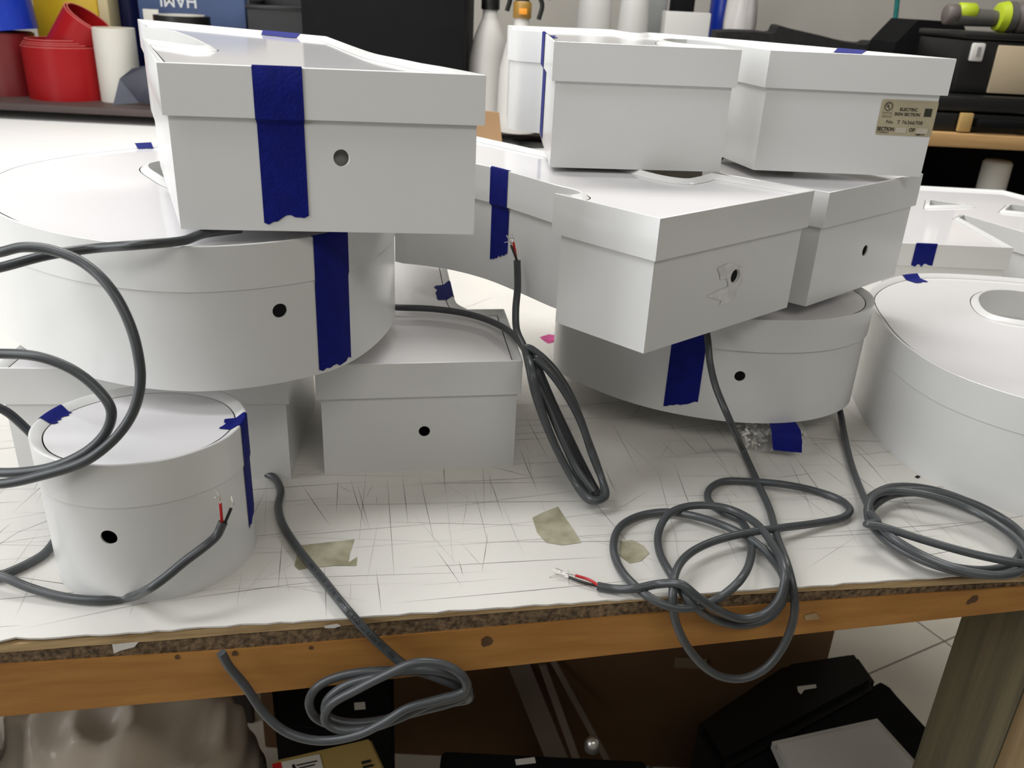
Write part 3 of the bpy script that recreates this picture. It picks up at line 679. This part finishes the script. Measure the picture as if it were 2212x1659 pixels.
def at(px, py, D): return Yp(px, py, D)
# the red strip coil on the shelf
c = at(155, 215, D0+.18); rr_ = .108
coil('strip_coil', 'squat glossy red strip coil of several turns on the dark shelf', (c.x, c.y, zs), [(rr_, .140, 0), (rr_-.006, .146, -.002), (rr_-.011, .151, -.003), (rr_-.016, .158, -.004)])
ct = at(160, 70, D0+.19)
rot = Matrix.Rotation(math.radians(36), 4, 'Y')
c2 = at(118, 120, D0+.18)
coil('strip_roll', 'bright red strip roll standing tilted inside the squat red coil', (c2.x, c2.y, zs+.060), [(.066, .19, 0), (.062, .194, .002)], rot)
c = at(30, 210, D0+.20)
coil('strip_coil', 'dark red strip coil at the left end of the shelf', (c.x, c.y, zs), [(.082, .165, 0), (.077, .168, 0)], None, DRED, DRED)
c = at(22, 85, D0+.20)
coil('film_roll', 'glossy blue film roll standing on the dark red coil', (c.x, c.y, zs+.172), [(.078, .16, 0), (.073, .165, 0)], Matrix.Rotation(-.10, 4, 'Y'), BLUE, BLUE)
# yellow pack and its cream edge
YEL = mat('yellow_sheet', (.55, .36, .012), .45, var=.08, scale=5); CREAM = mat('cream_board', (.55, .46, .27), .6, var=.06, scale=8)
xa, xb, _, zb = R(78, 0, 215, 110, D0+.34); pk = thing('yellow_pack', 'tall yellow sheet pack with a cream side behind the red rolls', 'pack', ((xa+xb)/2, D0+.34, zs))
addbox('front_cover', (xa, xb, D0+.34, D0+.36, zs, zs+.42), YEL, pk, .004)
xc = Yp(243, 50, D0+.36).x; addbox('page_block', (xb+.0005, xc, D0+.345, D0+.42, zs, zs+.42), CREAM, pk, .003)
c = at(262, 100, D0+.42); coil('film_roll', 'tall dark navy film roll between the yellow pack and the blue carton', (c.x+.01, c.y+.06, zs), [(.055, .44, 0), (.05, .444, 0)], None, NAVY, NAVY)
# blue carton with upside-down lettering
CARD_B = mat('blue_carton', (.045, .075, .17), .55, var=.05, scale=5); LETW = mat('pale_print', (.62, .64, .66), .6)
xa, xb, za, zb = R(300, 0, 530, 60, D0+.30); ca = thing('blue_carton', 'slate blue carton with upside-down pale lettering above the left stack', 'carton', ((xa+xb)/2, D0+.30, zs))
body = addbox('carton_body', (xa, xb, D0+.30, D0+.5, zs, zs+.42), CARD_B, ca, .003)
TV, TF = text_mesh('HAMI', 1.0, .015); wx = max(v.x for v in TV)
pr = Yp(426, 5, D0+.299); pl_ = Yp(346, 3, D0+.299); sc = (pr.x-pl_.x)/wx; zt_ = Yp(385, 12, D0+.299).z
mk('print', [Vector((pr.x-v.x*sc, D0+.2985, zt_+.028-v.y*sc*1.05+ .0)) for v in TV], TF, LETW, body)
# white paper roll and grey film scrap
PAPERW = mat('paper_roll', (.62, .60, .54), .6, var=.04, scale=6)
c = at(262, 215, D0+.16); pr_ = thing('paper_roll', 'white paper roll beside the red coil on the shelf', 'roll', (c.x+.004, c.y, zs))
V, F = lathe([(.046, 0), (.056, 0), (.056, .195), (.046, .195)], 40, frame(Vector((c.x+.004, c.y, zs))), close=True); mk('roll_body', V, F, PAPERW, pr_, 40)
V, F = lathe([(.0425, .001), (.0455, .001), (.0455, .193), (.0425, .193)], 32, frame(Vector((c.x+.004, c.y, zs))), close=True); mk('core', V, F, CREAM, pr_, 40)
GFILM = mat('grey_film', (.075, .080, .11), .3, var=.1, scale=8)
V = []; F = []
fp = [(245, 232), (258, 170), (285, 148), (330, 138), (330, 225), (300, 222)]
V = [Yp(x, y, D0+.06+.02*math.sin(i*1.7)) for i, (x, y) in enumerate(fp)]; V += [v+Vector((.0, .0015, 0)) for v in V]
for v in V: v.z = max(v.z, zs+.001)
nf = len(fp); F = [list(range(nf)), list(range(nf, 2*nf))]+[[i, (i+1) % nf, nf+(i+1) % nf, nf+i] for i in range(nf)]
tag(mk('film_scrap', V, F, GFILM, None, loc=V[0]), 'dark grey film scrap leaning against the white paper roll', 'film')
# black tape roll with a white core
BLACK = mat('black_plastic', (.006, .006, .006), .38, var=.2, scale=12); BLACKM = mat('black_matte', (.0025, .0025, .003), .75, var=.2, scale=20, spec=.18)
c = at(395, 60, D0+.12); zt2 = Yp(395, 34, D0+.12).z; tr = thing('tape_roll', 'black tape roll with a white core in front of the blue carton', 'roll', (c.x, c.y, zs))
V, F = lathe([(.060, 0), (.074, 0), (.074, zt2-zs), (.060, zt2-zs)], 40, frame(Vector((c.x, c.y, zs))), close=True); mk('tape_winding', V, F, BLACK, tr, 40)
V, F = lathe([(.054, 0), (.0597, 0), (.0597, zt2-zs+.003), (.054, zt2-zs+.003)], 40, frame(Vector((c.x, c.y, zs))), close=True); mk('core', V, F, PAPERW, tr, 40)
c = at(330, 60, D0+.2); simple('white_card', 'small white card standing behind the black tape roll', 'card', (312, 20, 345, 90), D0+.26, .004, PAPERW, .0005, z0=zs)
# open black bin with pale contents
xa, xb, za, zb = R(536, 12, 655, 90, D0+.25); bn = thing('open_bin', 'open black bin with pale scraps left of the big black case', 'bin', ((xa+xb)/2, D0+.25, zs))
for nm, b in (('bin_wall', (xa, xb, D0+.25, D0+.256, zs, zb)), ('bin_wall', (xa, xb, D0+.41, D0+.416, zs, zb+.02)), ('bin_wall', (xa, xa+.006, D0+.256, D0+.41, zs, zb+.01)), ('bin_wall', (xb-.006, xb, D0+.256, D0+.41, zs, zb+.01)), ('bin_floor', (xa, xb, D0+.25, D0+.41, zs, zs+.004))): addbox(nm, b, BLACK, bn)
addbox('lip', (xa-.004, xb+.004, D0+.244, D0+.25, zb-.012, zb), BLACK, bn, .002)
V, F = boxm(-.06, .06, -.05, .05, -.004, .004, .001, frame(Vector(((xa+xb)/2, D0+.33, zb-.02)), .5, .2)); tag(mk('pale_scrap', V, F, PAPERW, None, loc=Vector(((xa+xb)/2, D0+.33, zb-.02))), 'pale folded scrap lying in the open black bin', 'scrap')
# big black case
xa, xb, za, zb = R(652, 0, 1005, 150, D0-.05); bc = thing('black_case', 'tall plain black case behind the left stack', 'case', ((xa+xb)/2, D0-.05, zs))
addbox('case_body', (xa, xb, D0-.05, D0+.3, zs, zs+.48), BLACKM, bc, .008)
addbox('handle', ((xa+xb)/2-.08, (xa+xb)/2+.08, D0-.075, D0-.0505, zs+.40, zs+.42), BLACK, bc, .005)
# spray bottles
TRANSW = mat('milky_bottle', (.56, .54, .51), .4, var=.04, scale=7); GOLD = mat('amber_collar', (.30, .17, .03), .4, var=.2, scale=30); ORA = mat('orange_mark', (.75, .28, .02), .5)
def bottle(label, px, py, D, s, head):
    c = Yp(px, py, D); o = Vector((c.x, D, zs)); b = thing('spray_bottle', label, 'bottle', o, 'spray bottles behind the stacks')
    V, F = lathe([(.040*s, 0), (.046*s, .006), (.047*s, .03), (.046*s, .10*s), (.044*s, .135*s), (.033*s, .185*s), (.020*s, .215*s), (.017*s, .222*s), (.016*s, .24*s)], 32, frame(o)); mk('bottle_body', V, F, TRANSW, b, 60)
    V, F = lathe([(.019*s, .238*s), (.020*s, .240*s), (.020*s, .268*s), (.017*s, .272*s)], 24, frame(o)); col = mk('collar', V, F, GOLD if head else BLACK, b, 40)
    if head:
        addbox('collar_mark', (o.x-.008, o.x+.012, o.y-.0222*s, o.y-.0195*s, zs+.246*s, zs+.258*s), ORA, col, .0004)
    h = zs+.272*s
    q = [(-.045, .004), (-.040, .034), (-.010, .042), (.035, .038), (.060, .028), (.066, .008), (.056, .004), (.050, .020), (.030, .022), (.014, .016), (.014, 0), (-.014, 0), (-.018, .010), (-.036, .008)]
    V = [Vector((o.x+x*s, o.y-.012*s, h+z*s)) for x, z in q]+[Vector((o.x+x*s, o.y+.012*s, h+z*s)) for x, z in q]; n = len(q)
    T = tessellate_polygon([[Vector((x, z, 0)) for x, z in q]])
    F = [list(t) for t in T]+[[i+n for i in t] for t in T]+[[i, (i+1) % n, n+(i+1) % n, n+i] for i in range(n)]; mk('spray_head', V, F, BLACK, b)
    V, F = tube(cr([o+Vector((.030*s, 0, h+.018*s-zs)), o+Vector((.042*s, 0, h-.005*s-zs)), o+Vector((.036*s, 0, h-.035*s-zs))], 5), .005*s, 8); mk('trigger', V, F, BLACK, b, 60)
bottle('milky spray bottle with a black head next to the big black case', 1052, 250, D0+.06, 1.22, False)
bottle('milky spray bottle with an amber collar behind the right stack', 1118, 250, D0-.06, 1.16, True)
V, F = boxm(-.012, .012, 0, .0006, 0, .018, 0, frame(Yp(1064, 96, D0+.005)))
# cardboard flap and dark plate on the rear table
CARD = mat('cardboard', (.44, .27, .14), .8, var=.06, scale=10, bump=.1, bscale=60)
q = [(1020, 236), (1078, 243), (1102, 306), (1020, 306)]
V = [Yp(x, y, 1.72) for x, y in q]; V += [v+Vector((0, .004, 0)) for v in V]
zc = -.002
for i in (2, 3, 6, 7): V[i].z = zc
tag(mk('cardboard_flap', V, [[0, 1, 2, 3], [4, 5, 6, 7], [0, 1, 5, 4], [1, 2, 6, 5], [2, 3, 7, 6], [3, 0, 4, 7]], CARD, None, loc=Vector((V[0].x, V[0].y, zc))), 'tan cardboard flap between the two letter stacks', 'cardboard')
q = Zp(1150, 312, .0); V, F = boxm(-.045, .045, -.05, .05, 0, .006, .001, frame(q, .3)); tag(mk('dark_plate', V, F, mat('dark_grey', (.06, .06, .055), .5), None, 40, loc=q), 'small dark grey plate lying on the white rear table', 'plate')
q = Zp(1178, 300, .0); V, F = boxm(0, .004, 0, .10, -.002, .06, .0005, frame(q, -.15)); tag(mk('cardboard_strip', V, F, CARD, None, loc=q), 'narrow tan cardboard strip beside the dark grey plate', 'cardboard')
# things behind the right stack
D1 = 2.75
zr = Yp(1400, 225, D1).z
rs = thing('rear_ledge', 'narrow grey ledge behind the right stack', 'ledge', (.45, D1, -.80)); LEDG = mat('grey_ledge', (.16, .155, .15), .7, var=.05)
addbox('ledge_top', (.10, 1.25, D1-.19, D1+.45, zr-.02, zr), LEDG, rs, .002); addbox('leg', (.14, .20, D1+.3, D1+.4, -.80, zr-.02), LEDG, rs); addbox('leg', (1.10, 1.16, D1+.3, D1+.4, -.80, zr-.02), LEDG, rs)
def jug(label, px0, px1, D, m, lean):
    xa, xb, _, _ = R(px0, 0, px1, 80, D); w = (xb-xa)/2; o = Vector(((xa+xb)/2, D+w, zr)); b = thing('white_jug', label, 'jug', o, 'white jugs on the grey ledge')
    V, F = lathe([(w*.93, 0), (w, .008), (w*1.0, .14), (w*.97, .20), (w*.90, .30), (w*.6, .35), (w*.35, .37), (w*.35, .40)], 32, frame(o, 0, 0, lean)); mk('jug_body', V, F, m, b, 60)
    V, F = lathe([(w*.4, .398), (w*.4, .43), (w*.36, .434)], 24, frame(o, 0, 0, lean)); mk('cap', V, F, BLACK, b, 40)
JUGW = mat('jug_white', (.58, .57, .55), .5, var=.04, scale=6)
jug('rounded white jug behind the right stack, left of the pair', 1246, 1326, D1, JUGW, 0)
jug('tall white jug behind the right stack, right of the pair', 1334, 1404, D1-.02, JUGW, .02)
simple('grey_or_shade_board', 'grey board standing beside the white jugs', 'board', (1400, 0, 1440, 70), D1+.15, .02, mat('board_grey', (.33, .34, .34), .6), .002, z0=zr, ztop=zr+.4)
simple('white_box', 'small white box in front of the blue roll', 'box', (1436, 26, 1534, 80), D1-.03, .09, JUGW, .004, z0=zr)
simple('black_clamp', 'black block standing behind the small white box', 'block', (1450, 0, 1500, 40), D1+.10, .05, BLACKM, .004, z0=zr, ztop=zr+.42)
c = at(1562, 70, D1+.15); coil('film_roll', 'upright blue roll behind the small white box', (c.x, c.y+.03, zr), [(.045, .45, 0), (.040, .454, 0)], None, BLUE, BLUE)
# crumpled white plastic bag
PBAG = mat('white_bag', (.60, .57, .55), .35, var=.05, scale=9, bump=.8, bscale=22)
xa, xb, za, zb = R(1576, 0, 1645, 70, D1-.05); o = Vector(((xa+xb)/2, D1+.02, zr)); w = (xb-xa)/2
V, F = lathe([(w*.5, 0), (w*1.02, .01), (w*1.05, .06), (w*.92, .14), (w*1.0, .24), (w*.85, .36), (w*.6, .44)], 28, frame(o)); r5 = random.Random(4)
V = [v+Vector((r5.uniform(-1, 1), r5.uniform(-1, 1), 0))*.006 for v in V]; tag(mk('crumpled_bag', V, F, PBAG, None, 80, loc=o), 'crumpled white plastic bag standing right of the blue roll', 'bag')
# rolled black foam
FOAM = mat('black_foam', (.010, .010, .010), .95, var=.3, scale=90, bump=.6, bscale=200)
top = cr([Vector((x, y, 0)) for x, y in [(1548, 70), (1580, 68), (1640, 70), (1672, 72), (1682, 57), (1720, 66), (1790, 82), (1830, 92), (1870, 97), (1882, 92), (1930, 97), (1992, 104)]], 4)
V = []; F = []
for v in top:
    a = Yp(v.x, v.y, D1-.16); V += [Vector((a.x, a.y, zr)), a, a+Vector((0, .08, .004)), Vector((a.x, a.y+.09, zr))]
for i in range(len(top)-1):
    k = 4*i; F += [[k, k+1, k+5, k+4], [k+1, k+2, k+6, k+5], [k+2, k+3, k+7, k+6], [k, k+4, k+7, k+3]]
F += [[0, 3, 2, 1], [len(V)-4, len(V)-3, len(V)-2, len(V)-1]]
tag(mk('foam_sheet', V, F, FOAM, None, 50, loc=Vector((V[0].x, D1, zr))), 'long black foam sheet lying along the wall behind the right stack', 'foam')
a = Yp(1942, -40, D1+.2); b = Yp(1922, 110, D1+.2)
V, F = tube(cr([a, a.lerp(b, .5)+Vector((.004, 0, 0)), b, Vector((b.x-.01, b.y, zr+.01))], 6), .008, 8); tag(mk('teal_strap', V, F, mat('teal_strap', (.006, .16, .15), .6, var=.2, scale=60), None, 60, loc=b), 'teal strap hanging in front of the pale wall', 'strap')
# right-hand wooden shelf with tool cases
D2 = 2.0
zw = Yp(2110, 291, D2).z
SHW = mat('shelf_pine', (.50, .31, .13), .6, scale=5, col2=(.40, .23, .09), stretch=(1, 14, 14))
ws = thing('tool_shelf', 'wooden tool shelf with added black panels for the dark void below, at the right edge', 'shelf', (1.2, D2, -.80))
addbox('shelf_board', (.80, 1.9, D2, D2+.42, zw-.030, zw), SHW, ws, .003)
addbox('void_back', (.80, 1.9, D2+.42, D2+.44, -.80, zw-.031), BLACKM, ws); addbox('void_side', (.80, .82, D2+.02, D2+.42, -.80, zw-.031), BLACKM, ws); addbox('void_side', (1.88, 1.9, D2+.02, D2+.42, -.80, zw-.031), BLACKM, ws)  # added black panels; shade of the void below the shelf set by colour
addbox('lower_shelf', (.82, 1.88, D2+.02, D2+.42, -.26, -.24), BLACKM, ws)
c = Yp(2152, 400, D2+.1); o = Vector((c.x, D2+.12, -.24)); V, F = lathe([(.03, 0), (.033, .01), (.033, c.z+.24+.05), (.028, c.z+.24+.055)], 24, frame(o)); cl = tag(mk('white_tube', V, F, PAPERW, None, 50, loc=o), 'white tube standing in the dark lower bay of the tool shelf', 'tube')
# lower black tool case
xa, xb, za, zb = R(2020, 205, 2260, 288, D2+.03); k1 = thing('tool_case', 'flat black tool case lying on the wooden shelf', 'case', ((xa+xb)/2, D2+.03, zw))
z1 = Yp(2120, 207, D2+.03).z
addbox('case_lower', (xa-.06, xb+.1, D2+.03, D2+.34, zw, zw+(z1-zw)*.52), BLACK, k1, .006); addbox('case_upper', (xa-.06, xb+.1, D2+.025, D2+.345, zw+(z1-zw)*.55, z1), BLACK, k1, .008)
q = Yp(2084, 262, D2+.02); addbox('latch', (q.x-.014, q.x+.014, D2+.012, D2+.024, q.z-.022, q.z+.018), mat('tan_latch', (.50, .33, .12), .5, var=.1), k1, .002)
q = Yp(2160, 265, D2+.02); h = addbox('handle', (q.x-.055, q.x+.055, D2+.004, D2+.020, q.z-.012, q.z+.006), BLACKM, k1, .005)
for dx in (-.05, .05): addbox('handle_mount', (q.x+dx-.006, q.x+dx+.006, D2+.018, D2+.030, q.z-.012, q.z+.006), BLACKM, k1)
# upper black box with a pale front
zu = z1+.001; xl = Yp(2068, 150, D2+.06).x; xc_ = Yp(2142, 150, D2+.06).x; xr = Yp(2300, 150, D2+.06).x; z2 = Yp(2140, 88, D2+.06).z
k2 = thing('tool_box', 'black tool box with a pale front panel on top of the flat case', 'tool box', ((xl+xr)/2, D2+.06, zu))
addbox('box_body', (xl, xr, D2+.06, D2+.30, zu, z2), BLACK, k2, .006); addbox('lid', (xl-.004, xr, D2+.055, D2+.305, z2+.001, z2+.016), BLACK, k2, .004)
addbox('front_panel', (xc_, xr-.01, D2+.052, D2+.0595, zu+.004, z2-.008), mat('beige_panel', (.46, .37, .25), .6, var=.08, scale=6), k2, .002)
q = Yp(2112, 112, D2+.05); sq = addbox('latch', (q.x-.014, q.x+.014, D2+.046, D2+.0595, q.z-.020, q.z+.018), mat('white_latch', (.60, .59, .56), .5), k2, .004)
addbox('latch_slot', (q.x-.004, q.x+.004, D2+.0445, D2+.0465, q.z-.010, q.z+.010), mat('slot_grey', (.25, .25, .24), .6), sq)
# black wedge-shaped case behind
q = [Yp(x, y, D2+.36) for x, y in [(1936, 92), (1985, 42), (2080, 48), (2095, 92)]]
n0 = Vector((q[0].x, D2+.36, zw)); V = [Vector((q[0].x-.02, D2+.36, zw))]+q+[Vector((q[3].x, D2+.36, zw))]; V += [v+Vector((0, .18, 0)) for v in V]
addbox_d = [[0, 1, 2, 3, 4, 5], [6, 7, 8, 9, 10, 11]]+[[i, (i+1) % 6, 6+(i+1) % 6, 6+i] for i in range(6)]
simple('case_riser', 'black block raising the sloped case at the left of the tool shelf', 'block', (1900, 100, 2090, 290), D2+.362, .05, BLACKM, .003, z0=zw-.031+.031, ztop=zw+.02)
tag(mk('sloped_case', [v+Vector((0, 0, .0)) for v in [Vector((v.x, v.y, max(v.z, zw+.0205))) for v in V]], addbox_d, BLACKM, None, loc=Vector((n0.x, n0.y, zw+.02))), 'black case with a sloped side left of the tool box', 'case')
# cordless tool with lime-green details
LIME = mat('lime_plastic', (.42, .52, .02), .45, var=.08); TG = mat('tool_grey', (.10, .095, .085), .5, var=.1); TG2 = mat('tool_brown_grey', (.13, .11, .10), .5, var=.1)
o = Yp(2120, 70, D2+.16); o.z = z2+.017; tl_ = thing('cordless_tool', 'dark cordless tool with lime-green collar lying on the tool box', 'tool', o)
X1 = Matrix.Rotation(PI/2, 4, 'Y'); ax = Vector((o.x, o.y, o.z+.032))
def seg(nm, px0, px1, r0, r1, m, dz=0.0):
    a = Yp(px0, 60, D2+.16).x; b = Yp(px1, 60, D2+.16).x
    V, F = tube([Vector((a, ax.y, ax.z+dz)), Vector((a*.9+b*.1, ax.y, ax.z+dz)), Vector((a*.1+b*.9, ax.y, ax.z+dz)), Vector((b, ax.y, ax.z+dz))], [r0*.85, r0, r1, r1*.85], 20); return mk(nm, V, F, m, tl_, 50)
seg('handle', 2040, 2150, .020, .018, TG, -.004); seg('grip_cap', 2034, 2062, .022, .022, TG2); seg('grip_accent', 2060, 2098, .0205, .0205, LIME, .006); seg('collar', 2146, 2166, .030, .034, LIME); seg('motor_ring', 2166, 2182, .034, .034, TG); seg('motor_housing', 2182, 2280, .034, .030, TG2)
# ---------------------------------------------------------------- under the bench
zf = -.80
def quadbox(name, label, cat, pxs, z, h, m, bev=.004):
    """box standing on the floor: pxs = photograph pixels of the top face corners at height z+h"""
    P = [Zp(x, y, z+h) for x, y in pxs]; n = len(P)
    V = [Vector((p.x, p.y, z)) for p in P]+[Vector((p.x, p.y, z+h)) for p in P]
    F = [list(range(n)), list(range(n, 2*n))]+[[i, (i+1) % n, n+(i+1) % n, n+i] for i in range(n)]
    bm = bmesh.new(); vs = [bm.verts.new(v) for v in V]; [bm.faces.new([vs[i] for i in f]) for f in F]
    if bev: bmesh.ops.bevel(bm, geom=bm.edges[:], offset=bev, segments=2, affect='EDGES')
    bm.verts.index_update(); V = [v.co.copy() for v in bm.verts]; F = [[v.index for v in f.verts] for f in bm.faces]; bm.free()
    c = sum(P, Vector((0, 0, 0)))/n
    return V, F, Vector((c.x, c.y, z))
BCASE = mat('black_case_skin', (.004, .004, .004), .4, var=.15, scale=10, spec=.25)
V, F, c = quadbox('x', '', '', [(1500, 1560), (1640, 1440), (1850, 1400), (1900, 1470), (1905, 1460), (1915, 1462), (2080, 1659), (2140, 1740), (1560, 1800), (1400, 1700)], zf, .30, BCASE)
k = thing('storage_case', 'large glossy black storage case on the floor under the bench', 'case', c)
V, F, _ = quadbox('x', '', '', [(1500, 1560), (1700, 1425), (1850, 1402), (1900, 1472), (1560, 1659)], zf, .30, BCASE, .01); mk('case_body', V, F, BCASE, k, 40)
V, F, _ = quadbox('x', '', '', [(1560, 1660), (1902, 1474), (1915, 1462), (2085, 1665), (2150, 1750), (1600, 1850), (1400, 1760)], zf, .285, BCASE, .01); mk('case_front', V, F, BLACKM, k, 40)
V = [Zp(x, y, zf+.302) for x, y in [(1722, 1483), (1762, 1478), (1764, 1486), (1738, 1490), (1730, 1500), (1724, 1494)]]; mk('sticker', V, [list(range(6))], PAPERW, k)
# paper stack
PAP = mat('white_paper', (.52, .50, .46), .7, var=.05, scale=5)
for i, (q, lb) in enumerate([([(1668, 1602), (1895, 1552), (2010, 1680), (1720, 1720)], 'white paper sheet on the black case, lower of the two'), ([(1680, 1608), (1893, 1560), (1990, 1670), (1740, 1710)], 'white paper sheet on the black case, upper of the two')]):
    V, F, c = quadbox('x', '', '', q, zf+.302+.0125*i, .011, PAP, 0); tag(mk('paper_pad', V, F, PAP, None, loc=c), lb, 'paper')
# brown cardboard carton
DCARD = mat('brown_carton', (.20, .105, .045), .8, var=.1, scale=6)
P0_ = Yp(880, 1480, 1.15); P1_ = Yp(1530, 1480, 1.15); q = Yp(1812, 1400, 1.3)
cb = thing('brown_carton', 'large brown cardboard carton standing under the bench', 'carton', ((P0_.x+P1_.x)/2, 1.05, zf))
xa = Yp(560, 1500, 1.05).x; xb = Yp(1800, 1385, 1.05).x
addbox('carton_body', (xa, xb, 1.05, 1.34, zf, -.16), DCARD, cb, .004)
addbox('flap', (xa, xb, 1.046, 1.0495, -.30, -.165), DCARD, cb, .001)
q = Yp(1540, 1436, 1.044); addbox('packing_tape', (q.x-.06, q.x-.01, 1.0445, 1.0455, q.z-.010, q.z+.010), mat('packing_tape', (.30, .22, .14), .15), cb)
# leaning metal bars
ALU = mat('dull_bar', (.22, .17, .13), .5, var=.1, scale=12)
for i, (a, b, w, lb) in enumerate([((1130, 1455), (1205, 1640), .036, 'wide flat dull metal bar leaning against the brown carton'), ((1180, 1455), (1232, 1600), .012, 'narrow metal bar leaning just right of the wide bar'), ((1203, 1440), (1285, 1590), .010, 'thin metal bar leaning furthest right on the brown carton')]):
    A = Yp(*a, 1.038); B = Yp(*b, .97+.01*i); d = (B-A); t = (zf+.0-A.z)/d.z; Bf = A+d*t; A2 = A-d*.15
    s_ = Vector((w/2, 0, 0)); th = Vector((0, -.005, 0))
    V = [A2-s_, A2+s_, Bf+s_, Bf-s_]; V += [v+th for v in V]
    tag(mk('metal_bar', V, [[0, 1, 2, 3], [4, 5, 6, 7], [0, 1, 5, 4], [1, 2, 6, 5], [2, 3, 7, 6], [3, 0, 4, 7]], ALU, None, loc=Bf), lb, 'bar')
# low black crate with a bolt
q = Zp(1180, 1640, -.42); kr = thing('black_crate', 'low black crate at the foot of the metal bars', 'crate', (q.x, q.y, zf))
xa = Zp(950, 1640, -.46).x; xb = Zp(1400, 1640, -.46).x; ya = Zp(1200, 1700, -.46).y; yb = Zp(1200, 1618, -.46).y
V, F = boxm(xa, xb, ya, min(yb, .90), zf, -.47, .006); mk('crate_body', V, F, BLACKM, kr, 40)
q = Zp(1280, 1605, -.455); V, F = lathe([(.006, -.012), (.009, -.010), (.0095, 0), (.006, .006), (.002, .008)], 16, frame(q)); mk('bolt', V, F, COPPER, kr, 50)
q = Zp(1135, 1645, -.469); V, F = boxm(-.012, .012, -.004, .004, 0, .001, 0, frame(q, .2)); mk('tag', V, F, PAPERW, kr)
# yellow printed carton
YC = mat('yellow_carton', (.36, .25, .075), .7, var=.08, scale=8)
V, F, c = quadbox('x', '', '', [(590, 1640), (800, 1592), (850, 1700), (620, 1760)], zf, .36, YC, .003); yc = thing('yellow_carton', 'yellow cardboard box with a printed label under the bench', 'carton', c); yb_ = mk('carton_body', V, F, YC, yc, 40)
z = zf+.3608
V = [Zp(x, y, z) for x, y in [(598, 1648), (690, 1629), (702, 1672), (610, 1690)]]; lb_ = mk('label', V, [[0, 1, 2, 3]], PAPERW, yb_)
V = [Zp(x, y, z+.0002) for x, y in [(588, 1650), (607, 1646), (614, 1680), (592, 1685)]]; mk('red_mark', V, [[0, 1, 2, 3]], REDW, yb_)
for a in ((630, 1653, 636, 1650, 640, 1660, 633, 1662), (640, 1652, 685, 1642, 686, 1645, 641, 1655), (645, 1658, 680, 1650, 681, 1653, 646, 1661), (780, 1645, 800, 1640, 802, 1646, 782, 1651), (783, 1655, 806, 1650, 807, 1655, 785, 1660)):
    mk('print', [Zp(a[i], a[i+1], z+.0003) for i in (0, 2, 4, 6)], [[0, 1, 2, 3]], INK, yb_)
tag(addbox('grey_or_shade_board', (Yp(-300, 1500, 1.1).x, Yp(540, 1500, 1.1).x, 1.10, 1.115, zf, -.10), mat('shade_board', (.05, .042, .036), .7, var=.15, scale=4), None, .002, loc=Vector((-.6, 1.1, zf))), 'added dark board standing in for the shade behind the smoky bag under the bench', 'board')  # added to hide the bright floor; under-bench shade put into its dark colour
# smoky plastic bag heap
GBAG = mat('smoky_bag', (.62, .54, .46), .30, var=.15, scale=5, bump=1.0, bscale=9)
c = Zp(262, 1625, -.50)
V = []; F = []; nu, nv = 90, 60; r6 = random.Random(8)
from mathutils import noise
for j in range(nv+1):
    for i in range(nu):
        a = 2*PI*i/nu; t = j/nv; rr2 = math.cos(t*PI/2)**.55; p = Vector(((.165*rr2*math.cos(a)), .17*rr2*math.sin(a), .42*math.sin(t*PI/2)))
        nz = noise.noise(p*9+Vector((3, 1, 7)))*.035+noise.noise(p*30)*.02+(1-abs(noise.noise(Vector((p.x*14+2, p.y*14, p.z*10))))*2)*.05
        V.append(Vector((c.x, c.y, zf))+p*(1+nz*1.6)); V[-1].z = max(V[-1].z, zf)
for j in range(nv):
    for i in range(nu): F.append([j*nu+i, j*nu+(i+1) % nu, (j+1)*nu+(i+1) % nu, (j+1)*nu+i])
tag(mk('plastic_bag', V, F, GBAG, None, 90, loc=Vector((c.x, c.y, zf))), 'crumpled smoky grey plastic bag heaped under the left of the bench', 'bag')
V, F, c = quadbox('x', '', '', [(-300, 1540), (-60, 1490), (-70, 1600), (-200, 1660)], zf, .46, BLACKM); tag(mk('green_crate', V, F, mat('dark_green', (.012, .022, .014), .6, var=.2), None, 40, loc=c), 'dark green crate at the far left under the bench', 'crate')
V, F, c = quadbox('x', '', '', [(585, 1470), (700, 1450), (850, 1445), (850, 1560), (740, 1572), (600, 1574)], zf, .33, BLACKM, .004); bb = thing('black_box', 'black box behind the hanging cable coil', 'box', c); mk('box_body', V, F, BLACKM, bb, 40)
V = [Zp(x, y, zf+.3312) for x, y in [(765, 1518), (788, 1516), (790, 1532), (766, 1534)]]; mk('tag', V, [[0, 1, 2, 3]], PAPERW, bb)
V = [Zp(x, y, zf+.40) for x, y in [(430, 1528), (580, 1566), (470, 1600)]]
